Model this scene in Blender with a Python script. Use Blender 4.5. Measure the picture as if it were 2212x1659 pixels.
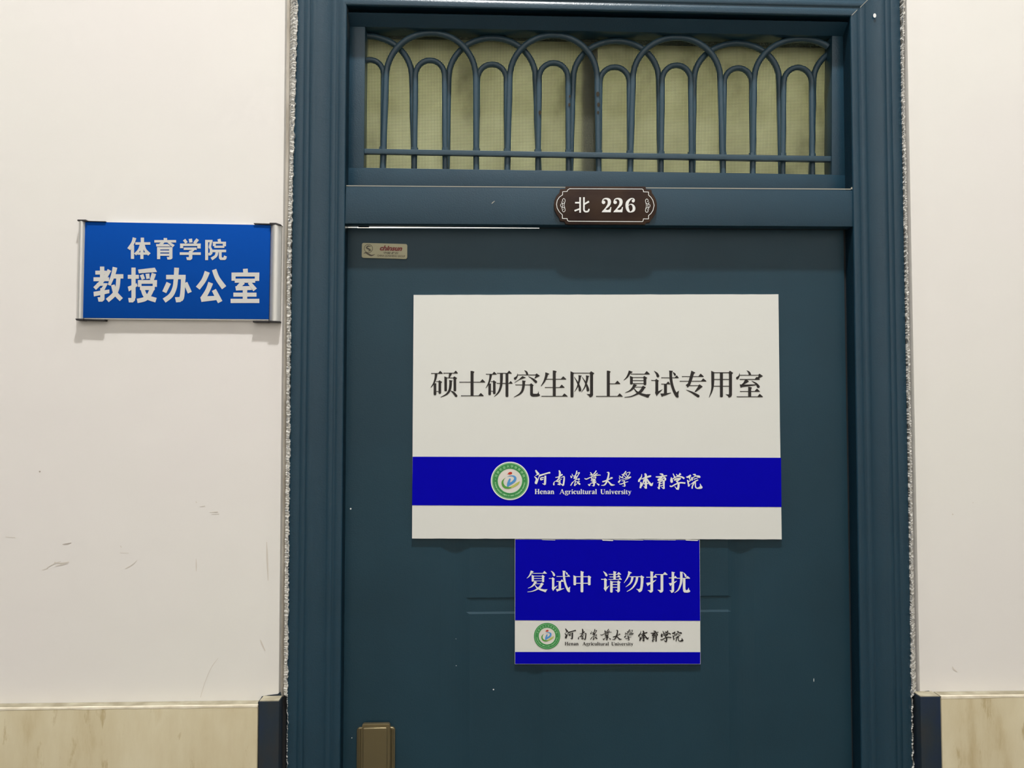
import bpy, bmesh, math, random
from mathutils import Vector, Matrix
from mathutils.geometry import tessellate_polygon
random.seed(7)
SC = bpy.context.scene
COL = SC.collection
for o in list(bpy.data.objects):
    bpy.data.objects.remove(o)

# ------------------------------------------------------------------ camera
F, CX, CY = 1661.0, 1106.0, 829.5           # pinhole solved from the photo's vanishing points (2212 x 1659)
CAM = Vector((0.0, -1.235, 1.68))
ex = Vector((56180.0, 824 - CY, F)).normalized()
ez = Vector((1142 - CX, -47026 - CY, F))
ez = (ez - ex * ez.dot(ex)).normalized()
ey = ez.cross(ex)
cam = bpy.data.cameras.new('camera')
cam.sensor_width = 36.0
cam.lens = F / 2212.0 * 36.0
cam.clip_start = 0.02
camo = bpy.data.objects.new('camera', cam)
COL.objects.link(camo)
M = Matrix(((ex.x, -ex.y, -ex.z, CAM.x), (ey.x, -ey.y, -ey.z, CAM.y), (ez.x, -ez.y, -ez.z, CAM.z), (0, 0, 0, 1)))
camo.matrix_world = M
SC.camera = camo

# ------------------------------------------------------------------ world, lamps, exposure
w = bpy.data.worlds.new('world')
w.use_nodes = True
w.node_tree.nodes['Background'].inputs[0].default_value = (1.0, 0.98, 0.95, 1)
w.node_tree.nodes['Background'].inputs[1].default_value = 0.6
SC.world = w

def area(name, loc, target, sx, sy, power, color):
    l = bpy.data.lights.new(name, 'AREA')
    l.shape = 'RECTANGLE'
    l.size, l.size_y, l.energy, l.color = sx, sy, power, color
    o = bpy.data.objects.new(name, l)
    COL.objects.link(o)
    o.location = loc
    o.rotation_euler = (Vector(target) - Vector(loc)).to_track_quat('-Z', 'Y').to_euler()
    return o
area('corridor_lamp', (0.12, -1.14, 5.30), (0.12, -0.94, 0), 0.22, 0.12, 410, (1.0, 0.985, 0.95))
area('added_lamp_left', (-3.3, -1.20, 5.30), (-3.3, -1.5, 0), 0.24, 0.12, 110, (1.0, 0.985, 0.95))  # unseen lamp added to the left for extra highlight
area('added_lamp_right', (3.5, -1.20, 5.30), (3.5, -1.5, 0), 0.24, 0.12, 110, (1.0, 0.985, 0.95))  # its unseen counterpart added to the right
area('office_lamp', (0.2, 1.1, 3.2), (0.1, 0.5, 1.6), 1.2, 0.4, 560, (1.0, 0.98, 0.92))
vs = SC.view_settings
vs.view_transform = 'Standard'
vs.look = 'None'
vs.exposure = -1.40
vs.gamma = 1.0
vs.use_curve_mapping = False

# ------------------------------------------------------------------ helpers
def at(px, py, Y=0.0):
    """point of the plane Y that the photo shows at (px, py)"""
    d = Vector(((px - CX) / F, (py - CY) / F, 1.0))
    v = Vector((d.dot(ex), d.dot(ey), d.dot(ez)))
    t = (Y - CAM.y) / v.y
    return CAM + v * t

def mat(name, color, rough=0.5, spec=0.5, metal=0.0, coat=0.0):
    m = bpy.data.materials.new(name)
    m.use_nodes = True
    b = m.node_tree.nodes['Principled BSDF']
    b.inputs['Base Color'].default_value = (*color, 1)
    b.inputs['Roughness'].default_value = rough
    b.inputs['Specular IOR Level'].default_value = spec
    b.inputs['Metallic'].default_value = metal
    b.inputs['Coat Weight'].default_value = coat
    return m

def node(m, t, **kw):
    n = m.node_tree.nodes.new(t)
    for k, v in kw.items():
        setattr(n, k, v)
    return n

def coords(m, scale=(1, 1, 1)):
    tc = node(m, 'ShaderNodeTexCoord')
    mp = node(m, 'ShaderNodeMapping')
    mp.inputs['Scale'].default_value = scale
    m.node_tree.links.new(tc.outputs['Object'], mp.inputs['Vector'])
    return mp.outputs['Vector']

def noise(m, vec, scale, detail=3, rough=0.5):
    n = node(m, 'ShaderNodeTexNoise')
    n.inputs['Scale'].default_value = scale
    n.inputs['Detail'].default_value = detail
    n.inputs['Roughness'].default_value = rough
    m.node_tree.links.new(vec, n.inputs['Vector'])
    return n.outputs['Fac']

def ramp(m, fac, stops):
    r = node(m, 'ShaderNodeValToRGB')
    e = r.color_ramp.elements
    while len(e) < len(stops):
        e.new(0.5)
    for i, (p, c) in enumerate(stops):
        e[i].position = p
        e[i].color = (*c, 1)
    m.node_tree.links.new(fac, r.inputs['Fac'])
    return r.outputs['Color']

def mix(m, fac, a, b):
    n = node(m, 'ShaderNodeMix', data_type='RGBA')
    L = m.node_tree.links
    for sock, v in ((n.inputs[0], fac), (n.inputs[6], a), (n.inputs[7], b)):
        if isinstance(v, (int, float)):
            sock.default_value = v
        elif isinstance(v, tuple):
            sock.default_value = (*v, 1)
        else:
            L.new(v, sock)
    return n.outputs[2]

def setbase(m, sock):
    m.node_tree.links.new(sock, m.node_tree.nodes['Principled BSDF'].inputs['Base Color'])

def bump(m, fac, strength, dist, chain=None):
    b = node(m, 'ShaderNodeBump')
    b.inputs['Strength'].default_value = strength
    b.inputs['Distance'].default_value = dist
    m.node_tree.links.new(fac, b.inputs['Height'])
    if chain is not None:
        m.node_tree.links.new(chain, b.inputs['Normal'])
    m.node_tree.links.new(b.outputs['Normal'], m.node_tree.nodes['Principled BSDF'].inputs['Normal'])
    return b.outputs['Normal']

class MB:
    def __init__(s):
        s.v, s.f, s.m = [], [], []
        s.mi = 0
    def add(s, pts, faces):
        b = len(s.v)
        s.v += [tuple(p) for p in pts]
        for f in faces:
            s.f.append([b + i for i in f])
            s.m.append(s.mi)
    def box(s, x0, x1, y0, y1, z0, z1):
        s.prism([(x0, z1), (x1, z1), (x1, z0), (x0, z0)], y0, y1)
    def prism(s, xz, y0, y1):
        """front outline in the XZ plane at depth y0, back at y1"""
        n = len(xz)
        pts = [(x, y0, z) for x, z in xz] + [(x, y1, z) for x, z in xz]
        tri = tessellate_polygon([[Vector((x, z, 0)) for x, z in xz]])
        fc = [tuple(t) for t in tri] + [tuple(i + n for i in reversed(t)) for t in tri]
        fc += [(i, (i + 1) % n, (i + 1) % n + n, i + n) for i in range(n)]
        if n == 4:
            fc = [(0, 1, 2, 3), (7, 6, 5, 4)] + fc[-4:]
        s.add(pts, fc)
    def pslab(s, poly, y0, y1):
        """poly: outline in photo pixels on the plane y0"""
        q = [at(x, y, y0) for x, y in poly]
        s.prism([(p.x, p.z) for p in q], y0, y1)
    def tube(s, pts, r, n=8, ry=None):
        ry = ry or r
        rings = []
        for i, p in enumerate(pts):
            a = pts[max(i - 1, 0)]
            b = pts[min(i + 1, len(pts) - 1)]
            t = (Vector(b) - Vector(a)).normalized()
            u = Vector((0, 1, 0))
            if abs(t.dot(u)) > 0.95:
                u = Vector((1, 0, 0))
            side = t.cross(u).normalized()
            u = side.cross(t).normalized()
            rings.append([Vector(p) + side * r * math.cos(2 * math.pi * k / n) + u * ry * math.sin(2 * math.pi * k / n) for k in range(n)])
        base = [q for ring in rings for q in ring]
        fc = []
        for i in range(len(rings) - 1):
            for k in range(n):
                fc.append((i * n + k, i * n + (k + 1) % n, (i + 1) * n + (k + 1) % n, (i + 1) * n + k))
        fc.append(tuple(range(n)))
        fc.append(tuple((len(rings) - 1) * n + k for k in reversed(range(n))))
        s.add(base, fc)
    def build(s, name, mats, parent=None, smooth=False, bevel=0.0, seg=2, fix=True):
        me = bpy.data.meshes.new(name)
        me.from_pydata(s.v, [], s.f)
        mats = mats if isinstance(mats, (list, tuple)) else [mats]
        for m_ in mats:
            me.materials.append(m_)
        for p, k in zip(me.polygons, s.m):
            p.material_index = k
        if fix:
            bm = bmesh.new()
            bm.from_mesh(me)
            bmesh.ops.recalc_face_normals(bm, faces=bm.faces)
            if bevel:
                bmesh.ops.bevel(bm, geom=[e for e in bm.edges if e.calc_face_angle(0) > 0.5], offset=bevel, segments=seg, affect='EDGES', profile=0.6)
            bm.to_mesh(me)
            bm.free()
        if smooth or bevel:
            for p in me.polygons:
                p.use_smooth = True
            try:
                me.set_sharp_from_angle(angle=math.radians(40))
            except Exception:
                pass
        o = bpy.data.objects.new(name, me)
        COL.objects.link(o)
        if parent is not None:
            o.parent = parent
            o.matrix_parent_inverse = Matrix.Translation(-parent_loc(parent))
        return o

def parent_loc(o):
    v = Vector(o.location)
    if o.parent is not None:
        v = Vector((0, 0, 0)) + v + (o.matrix_parent_inverse.translation if False else Vector((0, 0, 0)))
        # parts are built at world coordinates with their origin at zero
        v = Vector((0, 0, 0))
    return v

def empty(name, loc):
    o = bpy.data.objects.new(name, None)
    COL.objects.link(o)
    o.location = loc
    o.empty_display_size = 0.05
    return o

def tag(o, label=None, cat=None, group=None, kind=None):
    if label: o['label'] = label
    if cat: o['category'] = cat
    if group: o['group'] = group
    if kind: o['kind'] = kind
    return o

# ---- flat print: strokes and polygons given in pixels of an enlarged crop
def catmull(p, n=6):
    if len(p) < 3:
        return [tuple(a + (b - a) * t / n for a, b in zip(p[0], p[1])) for t in range(n + 1)]
    out = []
    q = [p[0]] + list(p) + [p[-1]]
    for i in range(1, len(q) - 2):
        a, b, c, d = q[i - 1], q[i], q[i + 1], q[i + 2]
        for k in range(n):
            t = k / n
            out.append(tuple(0.5 * ((2 * b[j]) + (-a[j] + c[j]) * t + (2 * a[j] - 5 * b[j] + 4 * c[j] - d[j]) * t * t + (-a[j] + 3 * b[j] - 3 * c[j] + d[j]) * t ** 3) for j in range(len(b))))
    out.append(tuple(p[-1]))
    return out

def brush(pts, rnd=False, rnd0=False, n=6):
    """polygons of one brush stroke: pts (x, y, width)"""
    c = catmull(pts, n)
    L, R = [], []
    for i, (x, y, wd) in enumerate(c):
        a, b = c[max(i - 1, 0)], c[min(i + 1, len(c) - 1)]
        dx, dy = b[0] - a[0], b[1] - a[1]
        l = math.hypot(dx, dy) or 1
        nx, ny = -dy / l * wd / 2, dx / l * wd / 2
        L.append((x + nx, y + ny))
        R.append((x - nx, y - ny))
    polys = [[L[i], L[i + 1], R[i + 1], R[i]] for i in range(len(L) - 1)]
    for flag, (x, y, wd) in ((rnd, c[-1]), (rnd0, c[0])):
        if flag:
            polys.append(disc(x, y, wd / 2, 12))
    return polys

def disc(x, y, r, n=24, ry=None):
    return [(x + r * math.cos(2 * math.pi * k / n), y + (ry or r) * math.sin(2 * math.pi * k / n)) for k in range(n)]

def T(x0, x1, y, pk, th=26):
    """thin horizontal of a Song letter, bottom edge at y, with the triangle at its right end"""
    px, py = pk
    h = y - th - py
    return [[(x0, y - th - 6), (x0 + 26, y - th), (x1 - 20, y - th), (x1, y), (x0 + 26, y), (x0 + 10, y + 9)],
            [(px - h * 0.85, y - th + 2), (px, py), (px + 22, py + 8), (x1 - 4, y - th + 4), (x1, y)]]

def H(x0, x1, y0, y1):
    return [[(x0, y0), (x1, y0), (x1, y1), (x0, y1)]]

def V(x, y0, y1, wd, r=True):
    a = wd / 2
    if not r:
        return [[(x - a, y0), (x + a, y0), (x + a, y1), (x - a, y1)]]
    k = wd * 0.28
    return [[(x - a, y0), (x + a, y0), (x + a, y1 - k), (x + a * 0.6, y1), (x - a * 0.6, y1), (x - a, y1 - k)]]

def P(*p):
    return [list(p)]

def B(*p, r=False):
    return brush(list(p), rnd=r)

class Glyph:
    def __init__(s, org, sc, *els):
        s.p = [[(org[0] + x / sc, org[1] + y / sc) for x, y in poly] for e in els for poly in e]
    def bbox(s):
        xs = [x for p in s.p for x, y in p]
        ys = [y for p in s.p for x, y in p]
        return min(xs), min(ys), max(xs), max(ys)
    def fit(s, b):
        a = s.bbox()
        sx, sy = (b[2] - b[0]) / (a[2] - a[0]), (b[3] - b[1]) / (a[3] - a[1])
        return [[(b[0] + (x - a[0]) * sx, b[1] + (y - a[1]) * sy) for x, y in p] for p in s.p]

def polys_to(mb, polys, Y):
    for i, p in enumerate(polys):
        q = [at(x, y, Y) for x, y in p]
        for v_ in q:
            v_.y -= 3e-6 * (i % 40)      # ink layers never share a plane
        tri = tessellate_polygon([[Vector((x, y, 0)) for x, y in p]])
        mb.add(q, [tuple(t) for t in tri])

def lettering(name, polys, Y, m, parent, label=None):
    mb = MB()
    polys_to(mb, polys, Y)
    o = mb.build(name, m, parent, fix=False)
    if label:
        o['label'] = label
    return o

def font_polys(body, quad, offset=0.0, shear=0.0, spacing=1.0, keep=None):
    """text outlines of Blender's own font, fitted into the quad TL,TR,BR,BL in photo pixels"""
    c = bpy.data.curves.new('t', 'FONT')
    c.body = body
    c.offset = offset
    c.shear = shear
    c.space_character = spacing
    c.resolution_u = 3
    o = bpy.data.objects.new('t', c)
    COL.objects.link(o)
    dg = bpy.context.evaluated_depsgraph_get()
    me = o.evaluated_get(dg).to_mesh()
    vs_ = [(v.co.x, v.co.y) for v in me.vertices]
    fs = [list(p.vertices) for p in me.polygons]
    o.evaluated_get(dg).to_mesh_clear()
    bpy.data.objects.remove(o)
    x0, x1 = min(v[0] for v in vs_), max(v[0] for v in vs_)
    y0, y1 = min(v[1] for v in vs_), max(v[1] for v in vs_)
    tl, tr, br, bl = [Vector(q) for q in quad]
    out = []
    for f in fs:
        p = []
        for i in f:
            u = (vs_[i][0] - x0) / (x1 - x0)
            v = (y1 - vs_[i][1]) / (y1 - y0)
            q = (tl * (1 - u) + tr * u) * (1 - v) + (bl * (1 - u) + br * u) * v
            p.append((q.x, q.y))
        out.append(p)
    return out

def rectq(x0, y0, x1, y1):
    return [(x0, y0), (x1, y0), (x1, y1), (x0, y1)]

# ------------------------------------------------------------------ materials
def make_metal_paint(name, c, rough=0.36, peel=1.0, spec=0.45):
    m = mat(name, c, rough, spec)
    v = coords(m)
    n1 = noise(m, v, 5, 3)
    setbase(m, mix(m, ramp(m, n1, [(0.35, (0, 0, 0)), (0.7, (1, 1, 1))]), tuple(x * 0.93 for x in c), tuple(x * 1.08 for x in c)))
    n2 = noise(m, v, 420, 2)
    bump(m, n2, 0.22 * peel, 0.0006)
    return m
PAINT = make_metal_paint('blue_grey_enamel', (0.011, 0.043, 0.072), 0.34, 2.2)
PAINT_DOOR = make_metal_paint('blue_grey_enamel_door', (0.012, 0.043, 0.066), 0.42, 1.2, 0.32)
PAINT_BAR = make_metal_paint('blue_grey_enamel_bar', (0.028, 0.062, 0.090), 0.36, 1.6)

PLASTER = mat('cream_wall_paint', (0.80, 0.775, 0.72), 0.75, 0.25)
v = coords(PLASTER)
c1 = ramp(PLASTER, noise(PLASTER, v, 1.6, 4), [(0.35, (0.80, 0.770, 0.755)), (0.65, (0.80, 0.788, 0.752))])
setbase(PLASTER, c1)
nb = bump(PLASTER, noise(PLASTER, v, 160, 3), 0.10, 0.0006)
bump(PLASTER, noise(PLASTER, v, 6, 2), 0.25, 0.004, nb)

MARBLE = mat('cream_marble', (0.55, 0.48, 0.32), 0.32, 0.5)
v = coords(MARBLE, (1, 1, 0.28))
n1 = noise(MARBLE, v, 14, 6, 0.62)
n2 = noise(MARBLE, v, 60, 5, 0.6)
base = ramp(MARBLE, n1, [(0.25, (0.42, 0.33, 0.18)), (0.42, (0.56, 0.49, 0.33)), (0.60, (0.62, 0.56, 0.40)), (0.78, (0.50, 0.41, 0.24))])
vein = ramp(MARBLE, n2, [(0.30, (1, 1, 1)), (0.40, (0, 0, 0))])
setbase(MARBLE, mix(MARBLE, vein, base, (0.44, 0.36, 0.21)))
STONE_EDGE = mat('pale_stone_edge', (0.62, 0.56, 0.44), 0.7)
v = coords(STONE_EDGE)
setbase(STONE_EDGE, ramp(STONE_EDGE, noise(STONE_EDGE, v, 40, 5), [(0.3, (0.50, 0.44, 0.33)), (0.7, (0.72, 0.67, 0.55))]))

LEDGE = mat('dimmed_dusty_mortar', (0.34, 0.31, 0.235), 0.85, 0.2)  # dusty mortar, colour also darkened against the strong light from above
v = coords(LEDGE)
setbase(LEDGE, ramp(LEDGE, noise(LEDGE, v, 35, 5), [(0.35, (0.27, 0.24, 0.17)), (0.65, (0.40, 0.37, 0.28))]))

NAVY = mat('dark_blue_trim_paint', (0.018, 0.034, 0.062), 0.6, 0.3)
v = coords(NAVY, (1, 1, 0.5))
setbase(NAVY, ramp(NAVY, noise(NAVY, v, 18, 4), [(0.35, (0.008, 0.020, 0.052)), (0.55, (0.014, 0.024, 0.036)), (0.72, (0.026, 0.026, 0.024))]))

PUTTY = mat('smeared_putty', (0.6, 0.6, 0.58), 0.8, 0.2)
v = coords(PUTTY, (1, 1, 0.6))
nP = noise(PUTTY, v, 260, 4, 0.65)
setbase(PUTTY, ramp(PUTTY, nP, [(0.33, (0.08, 0.11, 0.17)), (0.40, (0.46, 0.46, 0.45)), (0.52, (0.66, 0.65, 0.61)), (0.72, (0.80, 0.78, 0.73))]))
bump(PUTTY, nP, 0.7, 0.002)
CAULK = mat('grey_joint', (0.55, 0.50, 0.44), 0.85, 0.2)
v = coords(CAULK, (1, 1, 0.25))
setbase(CAULK, ramp(CAULK, noise(CAULK, v, 60, 4), [(0.3, (0.42, 0.38, 0.32)), (0.7, (0.66, 0.62, 0.55))]))

DARK = mat('dark_gap', (0.012, 0.012, 0.014), 0.8)
BOARD = mat('white_foam_board', (0.72, 0.73, 0.70), 0.5, 0.3)
v = coords(BOARD)
bump(BOARD, noise(BOARD, v, 9, 3), 0.12, 0.003, bump(BOARD, noise(BOARD, v, 300, 2), 0.06, 0.0004))
BLUE = mat('royal_blue_print', (0.0012, 0.0004, 0.42), 0.62, 0.05)
SIGNBLUE = mat('sign_blue_film', (0.003, 0.066, 0.37), 0.6, 0.03)
INK = mat('black_ink', (0.022, 0.019, 0.018), 0.5, 0.3)
WHITE = mat('white_print', (0.80, 0.81, 0.80), 0.5, 0.3)
SILVER_LETTER = mat('grey_white_film', (0.62, 0.62, 0.60), 0.5, 0.3)
ALU = mat('brushed_aluminium', (0.70, 0.70, 0.68), 0.38, 0.5, 0.75)
BLACKP = mat('black_plastic', (0.018, 0.016, 0.018), 0.45)
BROWN = mat('dark_brown_plate', (0.030, 0.014, 0.009), 0.5, 0.18)
v = coords(BROWN)
setbase(BROWN, ramp(BROWN, noise(BROWN, v, 30, 5), [(0.3, (0.022, 0.010, 0.008)), (0.7, (0.040, 0.021, 0.012))]))
GREEN = mat('seal_green', (0.045, 0.27, 0.075), 0.5, 0.3)
LGREEN = mat('pale_green', (0.36, 0.70, 0.38), 0.5, 0.3)
CREAM = mat('seal_cream', (0.72, 0.69, 0.64), 0.5, 0.3)
RED = mat('seal_red', (0.50, 0.035, 0.015), 0.5, 0.3)
SKY = mat('seal_light_blue', (0.08, 0.30, 0.66), 0.5, 0.3)
LEAF = mat('seal_leaf_green', (0.09, 0.34, 0.05), 0.5, 0.3)
OLIVE = mat('seal_yellow_green', (0.48, 0.52, 0.12), 0.5, 0.3)
BADGE = mat('pale_brass_badge', (0.40, 0.385, 0.26), 0.45, 0.5, 0.15)
BADGE_RED = mat('badge_red', (0.17, 0.012, 0.012), 0.4)
BADGE_INK = mat('badge_grey', (0.085, 0.075, 0.055), 0.5)
BRONZE = mat('antique_bronze', (0.23, 0.195, 0.115), 0.33, 0.5, 0.8)
v = coords(BRONZE)
bump(BRONZE, noise(BRONZE, v, 700, 2), 0.15, 0.0004)
WIRE = mat('screen_wire', (0.075, 0.080, 0.055), 0.6)
FLOOR = mat('corridor_tile', (0.14, 0.13, 0.12), 0.35)
CEIL = mat('ceiling_paint', (0.78, 0.77, 0.74), 0.8)
SCUFF = mat('wall_scuff', (0.67, 0.625, 0.565), 0.8, 0.2)
SCUFF2 = mat('wall_scuff_dark', (0.46, 0.41, 0.37), 0.8, 0.2)
LIP = mat('bare_metal_edge', (0.34, 0.33, 0.28), 0.5)

STILE = mat('dusty_olive_stile', (0.20, 0.20, 0.13), 0.7)
PANE = bpy.data.materials.new('dusty_frosted_glass')
PANE.use_nodes = True
nt = PANE.node_tree
nt.nodes.clear()
out = nt.nodes.new('ShaderNodeOutputMaterial')
tr = nt.nodes.new('ShaderNodeBsdfTranslucent')
df = nt.nodes.new('ShaderNodeBsdfDiffuse')
mx = nt.nodes.new('ShaderNodeMixShader')
mx.inputs[0].default_value = 0.30
v = coords(PANE, (1, 1, 0.6))
cc = ramp(PANE, noise(PANE, v, 9, 6, 0.62), [(0.30, (0.19, 0.19, 0.125)), (0.44, (0.35, 0.355, 0.25)), (0.70, (0.44, 0.45, 0.335))])
nt.links.new(cc, tr.inputs['Color'])
nt.links.new(cc, df.inputs['Color'])
nt.links.new(tr.outputs[0], mx.inputs[1])
nt.links.new(df.outputs[0], mx.inputs[2])
nt.links.new(mx.outputs[0], out.inputs['Surface'])

# ------------------------------------------------------------------ shell
XL = at(616, 0, 0).x                 # plaster edges either side of the door frame
XR = at(1958.5, 0, 0).x
ZTOP = at(1106, -78, 0).z            # plaster above the frame head
ZDL = at(300, 1514, 0).z             # top of the marble dado
YC = 5.4
def struct(name, mb, m, label, cat, **kw):
    return tag(mb.build(name, m, **kw), label, cat, kind='structure')

mb = MB(); mb.box(-3.6, XL, 0, 0.22, 0, YC)
wall_left = struct('wall_left', mb, PLASTER, 'cream painted plaster wall left of the blue door frame', 'wall')
mb = MB(); mb.box(XR, 3.8, 0, 0.22, 0, YC)
wall_right = struct('wall_right', mb, PLASTER, 'cream painted plaster wall right of the blue door frame', 'wall')
mb = MB(); mb.box(XL, XR, 0, 0.22, ZTOP, YC)
struct('wall_above', mb, PLASTER, 'plaster wall above the door frame head', 'wall')
mb = MB(); mb.box(-3.6, 3.8, -3.1, -3.0, 0, YC)
struct('wall_opposite', mb, PLASTER, 'cream corridor wall facing the door', 'wall')
mb = MB(); mb.box(-3.6, 3.8, -3.0, -2.978, 0, 1.24)
struct('trim_7', mb, MARBLE, 'cream marble dado along the opposite corridor wall', 'wall trim')
mb = MB(); mb.box(-3.6, 3.8, -3.0, 2.3, -0.1, 0)
struct('floor', mb, FLOOR, 'corridor floor in front of the door', 'floor')
mb = MB(); mb.box(-3.6, 3.8, -3.0, 2.3, YC, YC + 0.1)
struct('ceiling', mb, CEIL, 'white ceiling over the corridor', 'ceiling')
mb = MB(); mb.box(-1.8, 1.9, 2.2, 2.3, 0, YC); mb.box(-1.9, -1.8, 0.22, 2.3, 0, YC); mb.box(1.9, 2.0, 0.22, 2.3, 0, YC)
struct('wall_office', mb, CEIL, 'white office wall beyond the door', 'wall')

# marble dado and the painted end blocks beside the frame
YD = -0.021
zt = at(300, 1528.5, YD).z
ztr = at(2120, 1505, YD).z
xa, xb = at(556, 1580, YD).x, at(2034.5, 1580, YD).x
for nm, x0, x1, z1, side in (('trim_1', -3.6, xa, zt, 'left'), ('trim_2', xb, 3.8, ztr, 'right')):
    mb = MB(); mb.box(x0, x1, YD, 0, 0, z1 - 0.001)
    d = struct(nm, mb, MARBLE, 'cream marble dado slab along the wall on the %s of the door' % side, 'wall trim', bevel=0.0015)
    mb = MB(); mb.box(x0, x1, YD + 0.003, -0.0004, z1 - 0.0012, z1 + 0.0012)
    mb.build('dimmed_ledge_dust', LEDGE, d)  # ledge cover in the darkened colour, holds down the overhead light
    # painted-over mortar line along the front arris, a little uneven
    mb = MB(); n = 90; pts = []
    for i in range(n + 1):
        x = x0 + (x1 - x0) * i / n
        h0 = 0.0016 * random.random()
        pts += [(x, YD + 0.0036 + h0, z1 + 0.0014), (x, YD + 0.0004, z1 + 0.0010), (x, YD - 0.0002, z1 - 0.0010 - h0)]
    mb.add(pts, [(3 * i + k, 3 * i + 3 + k, 3 * i + 4 + k, 3 * i + 1 + k) for i in range(n) for k in (0, 1)])
    mb.build('mortar_line', STONE_EDGE, d, fix=False)

for nm, x0p, x1p, yf, side in (('trim_3', 559, 603, 1516, 'left'), ('trim_4', 1988, 2031.5, 1506, 'right')):
    q0, q1 = at(x0p, yf, YD - 0.001), at(x1p, yf, YD - 0.001)
    mb = MB(); mb.box(q0.x, q1.x, YD - 0.001, 0, 0, q0.z)
    t = struct(nm, mb, NAVY, 'dark blue painted stone end block beside the %s door casing' % side, 'wall trim', bevel=0.001)
    mb = MB(); mb.box(q0.x + 0.001, q1.x - 0.001, YD + 0.0004, 0, q0.z, q0.z + 0.0012)
    mb.build('bare_top', LEDGE, t)
    # brushed-over paint on the plaster above the block
    if side == 'left':
        pl = [(560, 1514), (566, 1504), (580, 1501.5), (600, 1499), (606, 1494), (609, 1505), (600, 1505), (572, 1507.5)]
    else:
        pl = [(1990, 1496), (1998, 1493), (2006, 1492), (2012, 1495), (2021, 1495.5), (2026, 1500), (2016, 1497), (2004, 1497.5)]
    lettering('paint_smear', [pl], -0.0006, NAVY, t)
    mb = MB()
    if side == 'left':
        mb.box(at(555.0, 1580, YD).x, q0.x, YD + 0.004, 0, 0, q0.z - 0.002)
        mb.box(q1.x, at(619, 1580, 0).x, -0.001, 0.0115, 0, q0.z - 0.001)
    else:
        mb.box(q1.x, xb, YD + 0.004, 0, 0, q0.z - 0.002)
        mb.box(at(1972, 1580, 0).x, q0.x, -0.001, 0.0115, 0, q0.z - 0.001)
    mb.build('joint', DARK, t)

# ------------------------------------------------------------------ ragged putty between plaster and casing
def interp(tab, y):
    for (y0, a), (y1, b) in zip(tab, tab[1:]):
        if y <= y1:
            return a + (b - a) * (y - y0) / (y1 - y0)
    return tab[-1][1]
LEFT_EDGE = [(-120, 646), (0, 643), (150, 639), (420, 631), (570, 627.5), (960, 625.5), (1110, 623.5), (1460, 620.6), (1760, 619), (3400, 600)]
RIGHT_EDGE = [(-120, 1951), (0, 1951), (150, 1949), (380, 1954), (530, 1957), (960, 1965), (1110, 1967), (1460, 1970), (1760, 1975), (3400, 1998)]
def putty(name, side, tab, wallx):
    mb = MB()
    ys = [-110 + 2.2 * i for i in range(830)] + [1725 + 30 * i for i in range(56)]
    rows = []
    jit = 0.0
    for y in ys:
        jit = jit * 0.55 + random.uniform(-1.3, 1.3)
        e = interp(tab, y)
        inner = at(e + jit, y, -0.0105)
        mid = at(e + (-7 if side == 'l' else 3.5) + random.uniform(-1, 1), y, -0.005)
        outx = wallx + (0.007 if side == 'l' else -0.003)
        if y > 1503:
            outx = inner.x + (-0.0028 if side == 'l' else 0.0035)
            mid.x = (outx + inner.x) / 2
        o_ = Vector((outx, 0.006 + random.uniform(-0.001, 0.001), mid.z))
        inner.y += random.uniform(-0.0008, 0.0008)
        mid.y += random.uniform(-0.001, 0.001)
        rows.append([o_, mid, inner, Vector((inner.x, 0.0, inner.z)), Vector((outx, 0.012, mid.z))])
    pts = [p for r in rows for p in r]
    fc = []
    for i in range(len(rows) - 1):
        for k in range(4):
            fc.append((i * 5 + k, i * 5 + k + 1, (i + 1) * 5 + k + 1, (i + 1) * 5 + k))
    mb.add(pts, fc)
    o = struct(name, mb, PUTTY, 'ragged grey white putty strip on the %s edge of the blue casing' % ('left' if side == 'l' else 'right'), 'putty', fix=False)
    mb = MB()
    if side == 'l':
        mb.box(wallx, at(650, 800, 0).x, 0.012, 0.02, 0, ZTOP)
    else:
        mb.box(at(1945, 800, 0).x, wallx, 0.012, 0.02, 0, ZTOP)
    mb.build('joint_bed', CAULK, o)
    return o
putty_l = putty('trim_5', 'l', LEFT_EDGE, XL)
putty_r = putty('trim_6', 'r', RIGHT_EDGE, XR)
lettering('paint_drip', brush([(1981.5, 1612, 4), (1984, 1620, 6.5), (1983, 1632, 3), (1982.5, 1665, 2.4)], True, True), 0.009, WHITE, putty_r, 'white paint drip')

# ------------------------------------------------------------------ door frame
YF = -0.008
iTL, iTR = at(748.5, 10, YF), at(1838, 34, YF)
iBL = at(734, 1659, YF); iBR = at(1862, 1659, YF)
def extend(a, b, z):
    t = (z - a.z) / (b.z - a.z)
    return a + (b - a) * t
iBL0, iBR0 = extend(iTL, iBL, 0.0), extend(iTR, iBR, 0.0)
door = empty('door_1', (0.13, 0.0, 0.0))
tag(door, 'blue grey steel door with moulded casing under a barred fanlight', 'door', kind='structure')
def Pd(o_):   # parent without moving
    o_.parent = door
    o_.matrix_parent_inverse = Matrix.Translation(-Vector(door.location))
prof = [(0, .0300), (0, .0035), (0.8, .0012), (2.4, .0002), (11, 0), (15, .0012), (17.5, .0030), (20, .0030), (22, .0008), (25, 0), (29, 0), (32, .0012), (35, .0036),
        (60, .0040), (64, .0022), (68, .0004), (72, .0002), (75.5, .0014), (77.5, .0028), (80, .0010), (83, .0004), (87, .0014), (90, .0030), (93, .0012), (97, .0004), (104, .0006), (110, .0026), (113.5, .0060), (114, .016)]
prof = [(u / 1328.0, d if d > 0.0055 else d * 0.62) for u, d in prof]
dirL = (iBL0 - iTL).normalized(); dirR = (iBR0 - iTR).normalized(); dirT = (iTR - iTL).normalized()
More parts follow.
